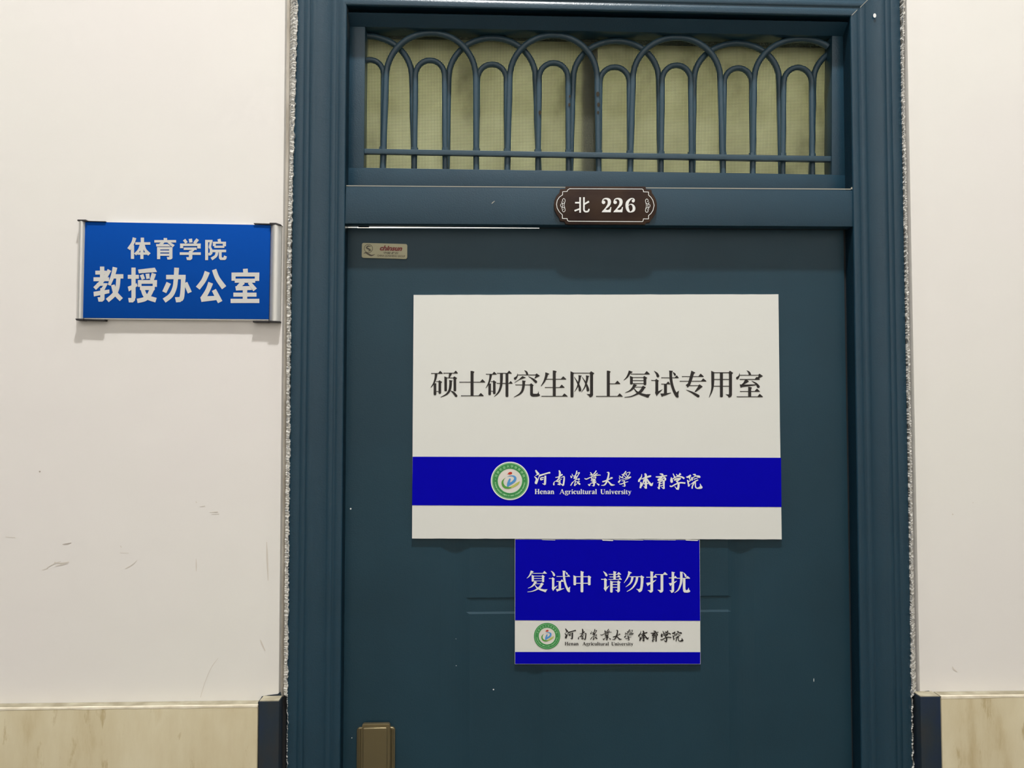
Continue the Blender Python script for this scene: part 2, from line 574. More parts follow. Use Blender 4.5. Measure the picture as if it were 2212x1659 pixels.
nL = Vector((dirL.z, 0, -dirL.x)).normalized(); nL = nL if nL.x < 0 else -nL
nR = Vector((dirR.z, 0, -dirR.x)).normalized(); nR = nR if nR.x > 0 else -nR
nT = Vector((-dirT.z, 0, dirT.x)).normalized(); nT = nT if nT.z > 0 else -nT
def mitre(c, n1, n2, u):
    k = 1 + n1.dot(n2)
    return c + (n1 + n2) * (u / k)
def casing(endA, endB):
    mb = MB(); pts = []
    for u, d in prof:
        for e in (endA, endB):
            p = e(u); pts.append((p.x, YF + d, p.z))
    n = len(prof)
    mb.add(pts, [(2 * i, 2 * i + 1, 2 * i + 3, 2 * i + 2) for i in range(n - 1)] + [tuple(2 * i for i in reversed(range(n))), tuple(2 * i + 1 for i in range(n))])
    o = mb.build('casing', PAINT, None, smooth=True)
    Pd(o)
    return o
casing(lambda u: mitre(iTL, nL, nT, u), lambda u: iBL0 + nL * u)
casing(lambda u: mitre(iTL, nL, nT, u), lambda u: mitre(iTR, nR, nT, u))
casing(lambda u: mitre(iTR, nR, nT, u), lambda u: iBR0 + nR * u)
# bright chipped seam along the right mitre
lettering('mitre_seam', brush([(1840, 33, 1.4), (1852, 21, 1.2)], n=2) + brush([(1858, 16, 1.0), (1876, -2, 1.2)], n=2), YF - 0.0006, LIP, None).parent = door
bpy.data.objects['mitre_seam'].matrix_parent_inverse = Matrix.Translation(-Vector(door.location))

def dpart(name, mb, m, **kw):
    o = mb.build(name, m, None, **kw); Pd(o); return o
# transom bar between door and fanlight
mb = MB()
YL = -0.0045
mb.pslab([(747, 402.5), (1842.5, 411), (1844.5, 489.5), (744.5, 483)], YL, 0.0185)
lint = dpart('transom_bar', mb, PAINT, bevel=0.0012)
for xa_, xb_ in ((774, 797), (1165, 1842)):  # added strips that block office light leaking through the slot above the leaf
    ya_, yb_ = 490.6 + (xa_ - 745) * 0.0058, 490.6 + (xb_ - 745) * 0.0058
    mb = MB(); mb.pslab([(xa_, ya_ - 14), (xb_, yb_ - 14), (xb_, yb_), (xa_, ya_)], 0.0170, 0.01945)
    dpart('leak_block', mb, DARK)
lettering('bare_edge', brush([(748, 401.2, 1.8), (1300, 405.2, 1.8), (1838, 408.6, 2.2)], n=8) + [disc(1842, 406.5, 4.5, 8, 2.8)], YL - 0.0002, LIP, None).name
be = bpy.data.objects['bare_edge']; Pd(be); be['label'] = 'bare scratched top edge of the bar'
# jamb liners: rabbet the door closes into
for (pt, pb, sgn) in ((iTL, iBL0, 1), (iTR, iBR0, -1)):
    mb = MB()
    w_ = 0.004 * sgn
    mb.add([(pt.x, YF + 0.004, pt.z), (pb.x, YF + 0.004, pb.z), (pb.x, 0.11, pb.z), (pt.x, 0.11, pt.z),
            (pt.x - 0.03 * sgn, YF + 0.03, pt.z), (pb.x - 0.03 * sgn, YF + 0.03, pb.z), (pb.x - 0.03 * sgn, 0.11, pb.z), (pt.x - 0.03 * sgn, 0.11, pt.z)],
           [(0, 1, 2, 3), (4, 5, 6, 7), (0, 4, 5, 1), (3, 2, 6, 7)])
    dpart('jamb', mb, PAINT)
mb = MB()
mb.add([(iTL.x, YF + 0.004, iTL.z), (iTR.x, YF + 0.004, iTR.z), (iTR.x, 0.11, iTR.z), (iTL.x, 0.11, iTL.z),
        (iTL.x, YF + 0.03, iTL.z + 0.03), (iTR.x, YF + 0.03, iTR.z + 0.03), (iTR.x, 0.11, iTR.z + 0.03), (iTL.x, 0.11, iTL.z + 0.03)],
       [(0, 1, 2, 3), (4, 5, 6, 7), (0, 4, 5, 1), (3, 2, 6, 7)])
dpart('jamb', mb, PAINT)

# ---- door leaf with pressed channels
YDR = 0.0195
xl_b = iBL0.x + 0.0015
def right_edge(y): return 1822.0 + (y - 500) * (1840.5 - 1822.0) / 1159
ztopL, ztopR = at(760, 492.3, YDR).z, at(1820, 494.4, YDR).z
def spread(a, b, n=8): return [a + (b - a) * k / n for k in range(n + 1)]
VCH = ((952, 1014, 0.0030, 700), (1573, 1629, 0.0030, 700), (1139, 1172, 0.0016, 1323))
xs = sorted([745, 760, 1300, 1450, 1700, 1800, 1835] + [x for c in VCH for x in spread(c[0], c[1])])
zs_px = sorted([498, 640, 697, 703, 900, 1100, 1289.5, 1292, 1320.5, 1325, 1430, 1659, 2400, 3100])
def chan(x, y):
    r = 0.0
    for x0, x1, dep, y0 in VCH:
        if x0 < x < x1 and y > y0:
            r = max(r, dep * math.sin(math.pi * (x - x0) / (x1 - x0)))
    if 1290.7 < y < 1323 and 1012 < x < 1575:
        r = max(r, 0.0014)
    return r
mb = MB()
X = [at(x, 1300, YDR).x for x in xs]
X[0] = iTL.x + (0.0)
Zs = [at(1200, y, YDR).z for y in zs_px]
pts = []
for j, z in enumerate(Zs):
    for i, x in enumerate(X):
        zz = z
        if j == 0:
            zz = ztopL + (ztopR - ztopL) * (x - X[0]) / (X[-1] - X[0])
        if j == len(Zs) - 1:
            zz = 0.006
        xx = x
        if i == len(X) - 1:
            xx = at(right_edge(zs_px[j]), zs_px[j], YDR).x
        if i == 0:
            xx = extend(iTL, iBL, zz).x - 0.0005
        pts.append((xx, YDR + chan(xs[i], zs_px[j]), zz))
nx = len(X)
fc = [(j * nx + i, j * nx + i + 1, (j + 1) * nx + i + 1, (j + 1) * nx + i) for j in range(len(Zs) - 1) for i in range(nx - 1)]
nfront = len(pts)
ring = [i for i in range(nx)] + [j * nx + nx - 1 for j in range(1, len(Zs))] + [(len(Zs) - 1) * nx + i for i in reversed(range(nx - 1))] + [j * nx for j in reversed(range(1, len(Zs) - 1))]
back = [(pts[i][0], YDR + 0.042, pts[i][2]) for i in ring]
pts += back
n = len(ring)
fc += [(ring[i], ring[(i + 1) % n], nfront + (i + 1) % n, nfront + i) for i in range(n)]
fc.append(tuple(nfront + i for i in range(n)))
mb.add(pts, fc)
leaf = dpart('door_leaf', mb, PAINT_DOOR)
mb = MB()
ga, gb = at(1829.5, 500, YDR + 0.001), at(1849.5, 1659, YDR + 0.001)
gc, gd = at(1822, 500, YDR + 0.001), at(1841, 1659, YDR + 0.001)
gb = extend(ga, gb, 0.006); gd = extend(gc, gd, 0.006)
mb.prism([(gc.x - 0.004, gc.z + 0.014), (ga.x, ga.z + 0.014), (gb.x, gb.z), (gd.x, gd.z)], YDR + 0.0035, YDR + 0.006)  # dark strip stands in for the gap's shade and stops a light leak
dpart('gap_shade', mb, DARK)
# flecks of paint on leaf and casing
def flecks(lst, Y, name='paint_fleck'):
    mb = MB()
    polys_to(mb, [disc(x, y, r, 10, ry) for x, y, r, ry in lst], Y)
    return mb
mb = flecks([(757.5, 1099, 1.9, 1.9), (1066, 1489.5, 1.7, 1.5), (985.5, 1438, .8, .8), (760, 1594, 1, 1), (1758, 1469, .8, 4), (985, 1380, .6, .6)], YDR - 0.0003)
dpart('paint_fleck', mb, WHITE, fix=False)
mb = flecks([(1889.5, 33.5, 3.4, 4.8)], YF - 0.0003)
dpart('paint_fleck', mb, WHITE, fix=False)
mb = MB()
polys_to(mb, brush([(1062, 440, 1.2), (1065, 437, 2), (1069, 434, .8)]), YL - 0.0004)
dpart('scratch', mb, LIP, fix=False)

# ---- lock plate with lever below the picture's edge
lock = MB()
def rrect(x0, y0, x1, y1, r, n=4):
    out = []
    for cx_, cy_, a0 in ((x1 - r, y0 + r, -90), (x1 - r, y1 - r, 0), (x0 + r, y1 - r, 90), (x0 + r, y0 + r, 180)):
        for k in range(n + 1):
            a = math.radians(a0 + 90 * k / n)
            out.append((cx_ + r * math.cos(a), cy_ + r * math.sin(a)))
    return out
Z0 = at(812, 1568, YDR).z
lx0, lx1 = at(770.5, 1600, YDR - 0.004).x, at(853.5, 1600, YDR - 0.004).x
def rr(x0, z0, x1, z1, r, y0, y1, mb):
    q = rrect(x0, -z1, x1, -z0, r)
    mb.prism([(x, -y) for x, y in q], y0, y1)
rr(lx0, Z0 - 0.235, lx1, Z0 - 0.0005, 0.005, YDR - 0.005, YDR, lock)
plate = dpart('lock_plate', lock, BRONZE, bevel=0.0015, seg=3)
plate['label'] = 'antique bronze lock plate'
bx0, bx1 = at(781.5, 1600, YDR - 0.011).x, at(842.5, 1600, YDR - 0.011).x
mb = MB(); rr(bx0, Z0 - 0.232, bx1, at(812, 1563.5, YDR - 0.011).z, 0.0035, YDR - 0.011, YDR - 0.004, mb)
o = mb.build('plate_ridge', BRONZE, None, bevel=0.001); 
def sub(o, par):
    o.parent = par
sub(o, plate)
cx0, cx1 = at(784, 1600, YDR - 0.0145).x, at(836, 1600, YDR - 0.0145).x
mb = MB(); rr(cx0, Z0 - 0.228, cx1, at(812, 1572.5, YDR - 0.0145).z, 0.0025, YDR - 0.0145, YDR - 0.0105, mb)
sub(mb.build('plate_face', BRONZE, None, bevel=0.0014, seg=3), plate)
for xx in (776, 848):
    mb = MB()
    mb.tube([at(xx, 1574, YDR - 0.005), Vector((at(xx, 1574, YDR - 0.005).x, YDR - 0.005, Z0 - 0.225))], 0.0022, 8)
    sub(mb.build('plate_bead', BRONZE, None, smooth=True), plate)
mb = MB()
lz = Z0 - 0.10; lxm = (cx0 + cx1) / 2
mb.tube([Vector((lxm, YDR - 0.014, lz)), Vector((lxm, YDR - 0.045, lz)), Vector((lxm + 0.012, YDR - 0.052, lz)), Vector((lxm + 0.06, YDR - 0.052, lz - 0.002)), Vector((lxm + 0.115, YDR - 0.050, lz - 0.006))], 0.008, 12)
sub(mb.build('lever', BRONZE, None, smooth=True), plate)

# ------------------------------------------------------------------ fanlight: frame, arched bars, screen, frosted panes
fan = empty('window_1', (0.13, 0.03, at(1100, 400, 0.02).z))
tag(fan, 'barred fanlight over the door with insect screen and frosted glass', 'window', kind='structure')
def fpart(name, mb, m, **kw):
    o = mb.build(name, m, None, **kw)
    o.parent = fan
    o.matrix_parent_inverse = Matrix.Translation(-Vector(fan.location))
    return o
YG = 0.021
def q(pl, y0, y1, nm='grille_frame', m=PAINT, bev=0.001):
    mb = MB(); mb.pslab(pl, y0, y1); return fpart(nm, mb, m, bevel=bev)
q([(754, 56), (789, 57), (786, 364), (752, 364)], YG, 0.050)
q([(1797.5, 76), (1825, 78), (1826, 380), (1796.5, 379)], YG, 0.050)
q([(752, 361.5), (1826, 377.5), (1827, 420), (750, 410)], YG, 0.050)
q([(752, 22), (1826, 44), (1826, 78), (753, 57.5)], YG, 0.050)
mb = MB()
A1, B1, C1, D1 = at(752, 27, 0.002), at(1838, 48, 0.002), at(1838, 78, 0.0205), at(752, 57, 0.0205)
mb.add([A1, B1, C1, D1, (A1.x, 0.0209, A1.z + 0.012), (B1.x, 0.0209, B1.z + 0.012), (C1.x, 0.0209, C1.z), (D1.x, 0.0209, D1.z)],
       [(0, 1, 2, 3), (0, 4, 5, 1), (3, 2, 6, 7), (4, 7, 6, 5), (0, 3, 7, 4), (1, 5, 6, 2)])
fpart('soffit_bead', mb, PAINT)
# arched rods
def bar_path(pts, Y):
    return [at(x, y, Y) for x, y in pts]
def arch(xl, xr, xl0, xr0, ysp, ypk, ybl, ybr, n=22, a0=180.0, a1=0.0):
    cx_, rx = (xl + xr) / 2, (xr - xl) / 2
    out = []
    if xl0 is not None:
        out += [(xl0 + (xl - xl0) * k / 4, ybl + (ysp - ybl) * k / 4) for k in range(4)]
    for k in range(n + 1):
        a = math.radians(a0 + (a1 - a0) * k / n)
        out.append((cx_ + rx * math.cos(a), ysp - (ysp - ypk) * abs(math.sin(a)) ** 0.97))
    if xr0 is not None:
        out += [(xr + (xr0 - xr) * k / 4, ysp + (ybr - ysp) * k / 4) for k in range(1, 5)]
    return out
bars = [826.9, 895, 961.8, 1029, 1095.5, 1162, 1228.4, 1293.4, 1360.8, 1427.8, 1493.7, 1561.7, 1625.6, 1690.5, 1754.7]
def yb(x): return 368 + (x - 790) * 15.5 / 1000
RB = 0.0052
YB1, YB2, YB3 = 0.0335, 0.0445, 0.0365
def rod(pts, Y, r=RB, label=None):
    mb = MB(); mb.tube(bar_path(pts, Y), r, 10)
    return fpart('arched_bar', mb, PAINT_BAR, smooth=True)
# large front arches
rod(arch(834, 1028, bars[0], bars[3], 168, 71, yb(827), yb(1029)), YB1)
rod(arch(1101, 1290, bars[4], bars[7], 170, 76, yb(1095), yb(1293)), YB1)
rod(arch(1367, 1556, bars[8], bars[11], 172, 81, yb(1361), yb(1561)), YB1)
pa = arch(1629, 1830, bars[12], None, 174, 84, yb(1625), 0, a1=54)
rod([p for p in pa if p[0] < 1799], YB1)
# large rear arches
pa = arch(694, 890, None, bars[1], 168, 78, 0, yb(895), a0=104)
rod([p for p in pa if p[0] > 786], YB2)
rod(arch(969, 1157, bars[2] + 3, bars[5] + 2, 170, 82, yb(962), yb(1162)), YB2)
rod(arch(1238, 1423, bars[6] + 3, bars[9] - 1, 172, 88.5, yb(1228), yb(1428)), YB2)
rod(arch(1499, 1683, bars[10] + 2, bars[13] - 3, 174, 93.5, yb(1494), yb(1690)), YB2)
pa = arch(1757, 1950, bars[14] - 2, None, 176, 97, yb(1755), 0, a1=118)
rod([p for p in pa if p[0] < 1800], YB2)
# small arches
def small(i, j, pk):
    rod(arch(bars[i] + 2.5, bars[j] - 1.5, bars[i], bars[j], pk + 33, pk, yb(bars[i]), yb(bars[j]), n=16), YB3, 0.0048)
for i, pk in ((1, 130.5), (3, 139), (5, 136), (7, 145), (9, 141), (11, 147), (13, 146)):
    small(i, i + 1, pk)
pa = arch(770, 829, None, bars[0], 162, 129.5, 0, yb(827), n=16, a0=140)
rod([p for p in pa if p[0] > 787], YB3, 0.0048)
# cross rail and the collars where the rods pass it
mb = MB(); mb.pslab([(786, 320.5), (1797, 337), (1797, 348.5), (786, 331.5)], 0.0235, 0.0320)
fpart('cross_rail', mb, PAINT_BAR, bevel=0.0012)
for x in bars:
    y = 326 + (x - 790) * 16.3 / 1000
    mb = MB(); mb.tube([at(x, y - 8.5, 0.031), at(x, y + 7, 0.031)], 0.0062, 8)
    fpart('weld_collar', mb, PAINT_BAR, smooth=True)
RUST = mat('rust_spot', (0.045, 0.038, 0.028), 0.8, 0.1)
for x, y, r, Yr in ((1291.5, 203, 3.6, YB1), (1293, 226, 3.2, YB1), (1292, 243, 2.4, YB1), (1166.5, 243, 3.2, YB3), (1230, 226, 2.6, YB3), (1231, 208, 2.0, YB3)):
    mb = MB(); polys_to(mb, [disc(x, y, r, 9, r * 1.5)], Yr - 0.0056)
    fpart('rust_spot', mb, RUST, fix=False)
# woven insect screen
mb = MB()
p0, p1 = at(780, 385, 0.052), at(1805, 60, 0.052)
nxw, nzw = 334, 107
r_ = 0.00041
for i in range(nxw):
    x = p0.x + (p1.x - p0.x) * (i + 0.5) / nxw
    dx = 0.0015 * math.sin(i * 0.13)
    mb.add([(x - r_, 0.052, p0.z), (x + r_, 0.052, p0.z), (x + r_ + dx, 0.052, p1.z), (x - r_ + dx, 0.052, p1.z)], [(0, 1, 2, 3)])
for j in range(nzw):
    z = p0.z + (p1.z - p0.z) * (j + 0.5) / nzw
    dz = -0.004
    mb.add([(p0.x, 0.0523, z - r_ - dz), (p1.x, 0.0523, z - r_ + dz), (p1.x, 0.0523, z + r_ + dz), (p0.x, 0.0523, z + r_ - dz)], [(0, 1, 2, 3)])
s = fpart('insect_screen', mb, WIRE, fix=False)
tag(s, 'fine woven insect screen behind the arched bars', kind='stuff')
# two frosted sliding panes that overlap near the middle
mb = MB(); mb.pslab([(770, 50), (1291, 60), (1289, 395), (768, 388)], 0.074, 0.077)
fpart('glass_pane', mb, PANE)
mb = MB(); mb.pslab([(1256, 60), (1815, 66), (1815, 398), (1254, 392)], 0.084, 0.087)
fpart('glass_pane', mb, PANE)
mb = MB(); mb.pslab([(1257, 50), (1291, 50), (1290, 396), (1256, 396)], 0.0785, 0.0825)
fpart('pane_stile', mb, STILE)
mb = MB(); mb.box(at(740, 0, .088).x, at(1860, 0, .088).x, 0.052, 0.10, at(1100, 388, .052).z - 0.03, at(1100, 388, .052).z)
fpart('sill', mb, PAINT)
mb = MB(); mb.pslab([(752, 40), (1826, 62), (1826, 86), (752, 70)], 0.053, 0.10)
fpart('grille_frame', mb, PAINT)

# ------------------------------------------------------------------ blue wall sign with aluminium ends
sign = empty('wall_sign', at(380, 585, 0))
tag(sign, 'blue office sign with silver end strips on the wall left of the door', 'sign')
def spart(par, name, mb, m, **kw):
    o = mb.build(name, m, None, **kw)
    o.parent = par
    o.matrix_parent_inverse = Matrix.Translation(-Vector(par.location))
    return o
YS = -0.0078
mb = MB(); mb.pslab([(183, 479), (584, 486), (580.5, 689.5), (178.5, 686.5)], YS, -0.0062)
spart(sign, 'panel', mb, SIGNBLUE, bevel=0.0003)
mb = MB(); mb.pslab([(184, 480.5), (583, 487.5), (580, 692.3), (179, 689.3)], -0.0062, 0.0)
spart(sign, 'backing', mb, ALU)
def endstrip(tl, tr, br, bl):
    mb = MB(); n = 12; pts = []
    for k in range(n + 1):
        u = k / n
        a = math.pi * (0.08 + 0.84 * u)
        yy = -0.0045 - 0.0070 * math.sin(a)
        for (pa_, pb_) in ((tl, tr), (bl, br)):
            p = (pa_[0] * (1 - u) + pb_[0] * u, pa_[1] * (1 - u) + pb_[1] * u)
            w_ = at(p[0], p[1], -0.010); pts.append((w_.x, yy, w_.z))
    m_ = len(pts)
    fc = [(2 * k, 2 * k + 1, 2 * k + 3, 2 * k + 2) for k in range(n)]
    pts += [(pts[0][0], 0, pts[0][2]), (pts[1][0], 0, pts[1][2]), (pts[m_ - 2][0], 0, pts[m_ - 2][2]), (pts[m_ - 1][0], 0, pts[m_ - 1][2])]
    fc += [(0, 1, m_ + 1, m_), (m_ - 2, m_ - 1, m_ + 3, m_ + 2)]
    fc += [tuple([m_] + list(range(0, m_, 2)) + [m_ + 2]), tuple([m_ + 1] + list(range(1, m_, 2)) + [m_ + 3])]
    mb.add(pts, fc)
    return spart(sign, 'end_strip', mb, ALU, smooth=True)
endstrip((167.5, 476.5), (184, 477.5), (179, 688.5), (163.5, 688))
endstrip((583.5, 483.5), (607, 486), (604, 694), (580, 692.5))
def cap(pl, y0=-0.0115, y1=0.0):
    mb = MB(); mb.pslab(pl, y0, y1); return spart(sign, 'end_cap', mb, BLACKP, bevel=0.0006)
cap([(167, 474), (185, 474), (187.5, 476.5), (187.5, 478.2), (166.5, 477.2)])
cap([(162, 688), (180, 688.2), (180, 692.6), (164, 692)])
cap([(582, 480.8), (596, 481), (606.5, 484.5), (607, 487), (582, 485)])
cap([(579.5, 692), (604, 693.4), (603.5, 696.6), (579.5, 696)])
def tab(pl, y0=-0.0098, y1=-0.001):
    mb = MB(); mb.pslab(pl, y0, y1); return spart(sign, 'cap_tab', mb, BLACKP, bevel=0.0004)
tab([(180, 688.3), (227, 690.3), (226, 693.5), (180, 692.4)])
tab([(546, 692.8), (580, 693.3), (580, 697), (546, 696.3)])
tab([(548, 481.8), (583, 482.6), (583, 485.2), (548, 483.6)])
tab([(186, 476.8), (228, 478), (228, 479), (186, 478.4)])
# ------------------------------------------------------------------ glyphs traced stroke by stroke
S1 = 17.015
A_, B_, C_, D_, E_, F_ = [(x, 795) for x in (925, 1045, 1165, 1280, 1400, 1525)]
shuo = Glyph(A_, S1, T(105, 535, 212, (435, 105)), B((292, 208, 102), (268, 380, 78), (205, 560, 55), (95, 715, 18)), V(248, 560, 995, 98),
             H(290, 390, 482, 506), V(427, 485, 945, 98), P((370, 485), (410, 450), (515, 512), (476, 560), (378, 530)), H(298, 382, 846, 869),
             T(555, 1090, 200, (1005, 98)), P((765, 195), (885, 195), (790, 355), (748, 355)), V(642, 380, 852, 97), P((593, 303), (702, 352), (692, 400), (593, 400)),
             H(680, 940, 351, 375), V(980, 380, 852, 97), P((908, 357), (960, 303), (1067, 370), (1028, 412), (932, 412)),
             B((825, 470, 92), (818, 640, 95), (780, 820, 88), (670, 965, 62), (455, 1072, 16)), P((770, 438), (905, 462), (868, 500), (775, 500)), B((822, 835, 15), (930, 905, 72), (1028, 1022, 92), r=True))
shi4 = Glyph(A_, S1, T(1140, 2095, 530, (1985, 412)), V(1612, 150, 1030, 112, False), P((1555, 103), (1640, 112), (1705, 142), (1666, 190), (1556, 190)), T(1205, 2040, 1032, (1925, 918)))
yan = Glyph(B_, S1, T(75, 475, 240, (375, 138)), B((258, 235, 98), (238, 380, 78), (180, 560, 55), (75, 742, 16)), V(218, 570, 997, 98), H(262, 345, 486, 509),
            P((328, 487), (365, 450), (467, 516), (432, 562), (340, 532)), V(388, 490, 957, 96), H(266, 345, 840, 864), T(485, 1025, 205, (925, 98)), T(470, 1060, 574, (980, 480)),
            B((650, 195, 108), (648, 450, 102), (625, 690, 86), (535, 900, 62), (380, 1055, 14)), V(852, 195, 1067, 106))
jiu = Glyph(B_, S1, B((1495, 85, 14), (1570, 150, 64), (1600, 245, 78)), H(1240, 1915, 240, 266), B((1245, 200, 12), (1222, 310, 48), (1152, 385, 98), r=True),
            P((1890, 245), (1940, 197), (2066, 285), (1872, 390), (1862, 380), (1905, 285)), P((1430, 297), (1552, 350), (1300, 442), (1140, 537), (1130, 522), (1290, 420), (1395, 315)),
            B((1638, 305, 12), (1795, 400, 62), (1915, 505, 98), r=True), H(1170, 1700, 605, 630), P((1157, 598), (1185, 604), (1175, 632), (1165, 630)),
            B((1465, 480, 98), (1462, 640, 98), (1418, 830, 84), (1310, 960, 58), (1105, 1070, 14)), P((1412, 453), (1550, 474), (1516, 515), (1415, 515)),
            P((1680, 612), (1740, 558), (1836, 632), (1806, 672), (1705, 655)), V(1755, 630, 960, 104, False),
            P((1703, 930), (1705, 985), (1740, 1035), (1800, 1054), (1960, 1050), (2040, 1030), (2072, 992), (2030, 945), (2015, 838), (1990, 925), (1960, 945), (1830, 945), (1807, 925)))
sheng = Glyph(C_, S1, B((272, 180, 108), (252, 310, 95), (180, 490, 66), (58, 672, 16)), P((222, 153), (378, 215), (332, 248), (225, 230)), T(255, 990, 422, (870, 305)),
              V(550, 130, 1030, 112, False), P((495, 87), (580, 96), (642, 127), (604, 180), (495, 180)), T(200, 930, 728, (815, 612)), T(75, 1040, 1050, (915, 935)))
wang = Glyph(C_, S1, V(1200, 200, 1077, 112), P((1143, 116), (1275, 175), (1255, 240), (1145, 240)), H(1245, 1865, 172, 198), P((1845, 182), (1900, 115), (2027, 192), (1976, 238), (1865, 238)),
             V(1920, 200, 990, 112, False), P((1865, 935), (1976, 935), (1972, 1005), (1930, 1058), (1858, 1082), (1820, 1020), (1738, 955), (1850, 955)),
             B((1490, 290, 92), (1470, 450, 74), (1400, 690, 44), (1293, 870, 14)), P((1435, 260), (1563, 280), (1534, 322), (1440, 322)), B((1282, 322, 12), (1400, 520, 50), (1475, 700, 84), (1495, 808, 104), r=True),
             B((1766, 300, 92), (1745, 460, 74), (1670, 700, 44), (1548, 882, 14)), P((1712, 268), (1840, 290), (1812, 332), (1716, 332)), B((1573, 326, 12), (1690, 520, 50), (1765, 700, 84), (1785, 808, 104), r=True))
shang = Glyph(D_, S1, V(580, 130, 1030, 112, False), P((525, 93), (610, 102), (671, 135), (634, 182), (525, 182)), T(625, 1020, 590, (905, 468)), T(125, 1108, 1052, (990, 932)))
fu = Glyph(D_, S1, B((1378, 110, 98), (1328, 235, 82), (1250, 355, 52), (1140, 450, 12)), P((1330, 86), (1477, 140), (1420, 195), (1325, 150)), T(1400, 2105, 234, (1985, 115)),
           V(1428, 370, 602, 104), P((1370, 285), (1492, 335), (1478, 385), (1374, 385)), V(1925, 370, 628, 104), P((1858, 337), (1895, 288), (2012, 358), (1976, 398), (1870, 395)),
           H(1478, 1872, 334, 359), H(1478, 1872, 446, 471), H(1478, 1872, 555, 580), B((1560, 605, 112), (1490, 725, 92), (1370, 835, 52), (1195, 908, 12)),
           P((1510, 578), (1642, 625), (1570, 682), (1480, 640)), H(1535, 1830, 689, 713), P((1798, 697), (1860, 648), (1962, 712), (1905, 762), (1810, 742)),
           B((1880, 705, 108), (1770, 860, 105), (1600, 968, 62), (1400, 1048, 36), (1172, 1076, 22)), B((1515, 735, 18), (1620, 870, 58), (1780, 958, 80), (1940, 1005, 98), (2030, 1028, 108)),
           P((1990, 958), (2142, 958), (2085, 1020), (2055, 1090), (1970, 1076)))
shi = Glyph(E_, S1, B((218, 105, 10), (320, 200, 72), (362, 295, 102), r=True), H(130, 270, 440, 466), P((117, 430), (145, 440), (140, 472), (125, 470)), P((255, 442), (298, 396), (397, 465), (372, 500), (262, 492)),
            V(320, 450, 900, 108, False), P((266, 850), (254, 910), (320, 1034), (350, 980), (545, 772), (374, 852), (374, 840)), T(480, 1125, 370, (1045, 270)),
            B((910, 150, 12), (970, 215, 66), (988, 255, 66), r=True), B((832, 130, 105), (834, 330, 102), (865, 560, 100), (930, 780, 98), (1010, 950, 104), (1065, 1030, 104)),
            P((985, 870), (1045, 892), (1137, 826), (1112, 980), (1126, 1060), (1085, 1094), (1010, 1050)), P((768, 90), (916, 104), (888, 152), (778, 152)),
            T(480, 812, 602, (730, 496)), V(638, 590, 960, 112, False), P((448, 935), (600, 935), (847, 903), (842, 920), (640, 1008), (545, 1035), (505, 1064), (488, 1025)))
zhuan = Glyph(E_, S1, T(1240, 2045, 326, (1925, 207)), T(1160, 2145, 498, (2020, 382)), P((1590, 93), (1742, 170), (1690, 205), (1620, 420), (1540, 640), (1455, 720), (1383, 620), (1460, 568), (1545, 270)),
              H(1520, 1860, 633, 660), P((1825, 652), (1890, 595), (2010, 680), (1765, 875), (1700, 880), (1852, 660)), B((1398, 802, 16), (1600, 890, 60), (1760, 980, 92), (1842, 1030, 102), r=True))
yong = Glyph(F_, S1, H(290, 862, 155, 184), P((190, 100), (312, 155), (302, 225), (192, 225)), B((248, 170, 110), (250, 480, 110), (240, 700, 86), (195, 890, 56), (112, 1085, 14)), V(568, 165, 1074, 112),
             V(900, 190, 985, 112, False), P((828, 160), (878, 96), (1002, 180), (955, 232), (846, 232)), P((848, 935), (957, 935), (952, 1010), (920, 1060), (838, 1088), (798, 1025), (718, 958), (832, 972)),
             H(290, 860, 404, 432), H(285, 860, 653, 680))
shi_r = Glyph(F_, S1, B((1498, 88, 12), (1585, 160, 66), (1618, 255, 90)), H(1235, 1935, 249, 274), B((1234, 188, 10), (1215, 295, 52), (1152, 370, 98), r=True),
              P((1905, 268), (1970, 206), (2097, 295), (1962, 372), (1972, 412), (1788, 412), (1855, 323), (1900, 340), (1938, 288)), H(1240, 1975, 404, 434),
              P((1440, 428), (1515, 428), (1580, 498), (1500, 545), (1395, 608), (1820, 598), (1850, 630), (1600, 668), (1330, 700), (1280, 730), (1262, 690), (1240, 598), (1300, 605), (1370, 545)),
              B((1678, 474, 12), (1840, 570, 62), (1925, 682, 104), r=True), V(1606, 720, 1060, 112, False), P((1550, 683), (1640, 698), (1694, 720), (1664, 765), (1552, 760)),
              T(1245, 1980, 872, (1865, 755)), T(1125, 2092, 1068, (1970, 950)))
TITLE = [shuo, shi4, yan, jiu, sheng, wang, shang, fu, shi, zhuan, yong, shi_r]
G_, H_, I_ = (1130, 1225), (1290, 1225), (1390, 1225)
zhong = Glyph(G_, 13.825, V(1757, 140, 752, 80), P((1718, 113), (1816, 145), (1797, 182), (1718, 182)), V(1543, 310, 542, 77), P((1502, 242), (1588, 280), (1582, 325), (1504, 325)),
              V(1975, 310, 542, 77), P((1928, 287), (1955, 248), (2034, 298), (2013, 335), (1938, 330)), H(1578, 1942, 277, 299), H(1578, 1942, 471, 495))
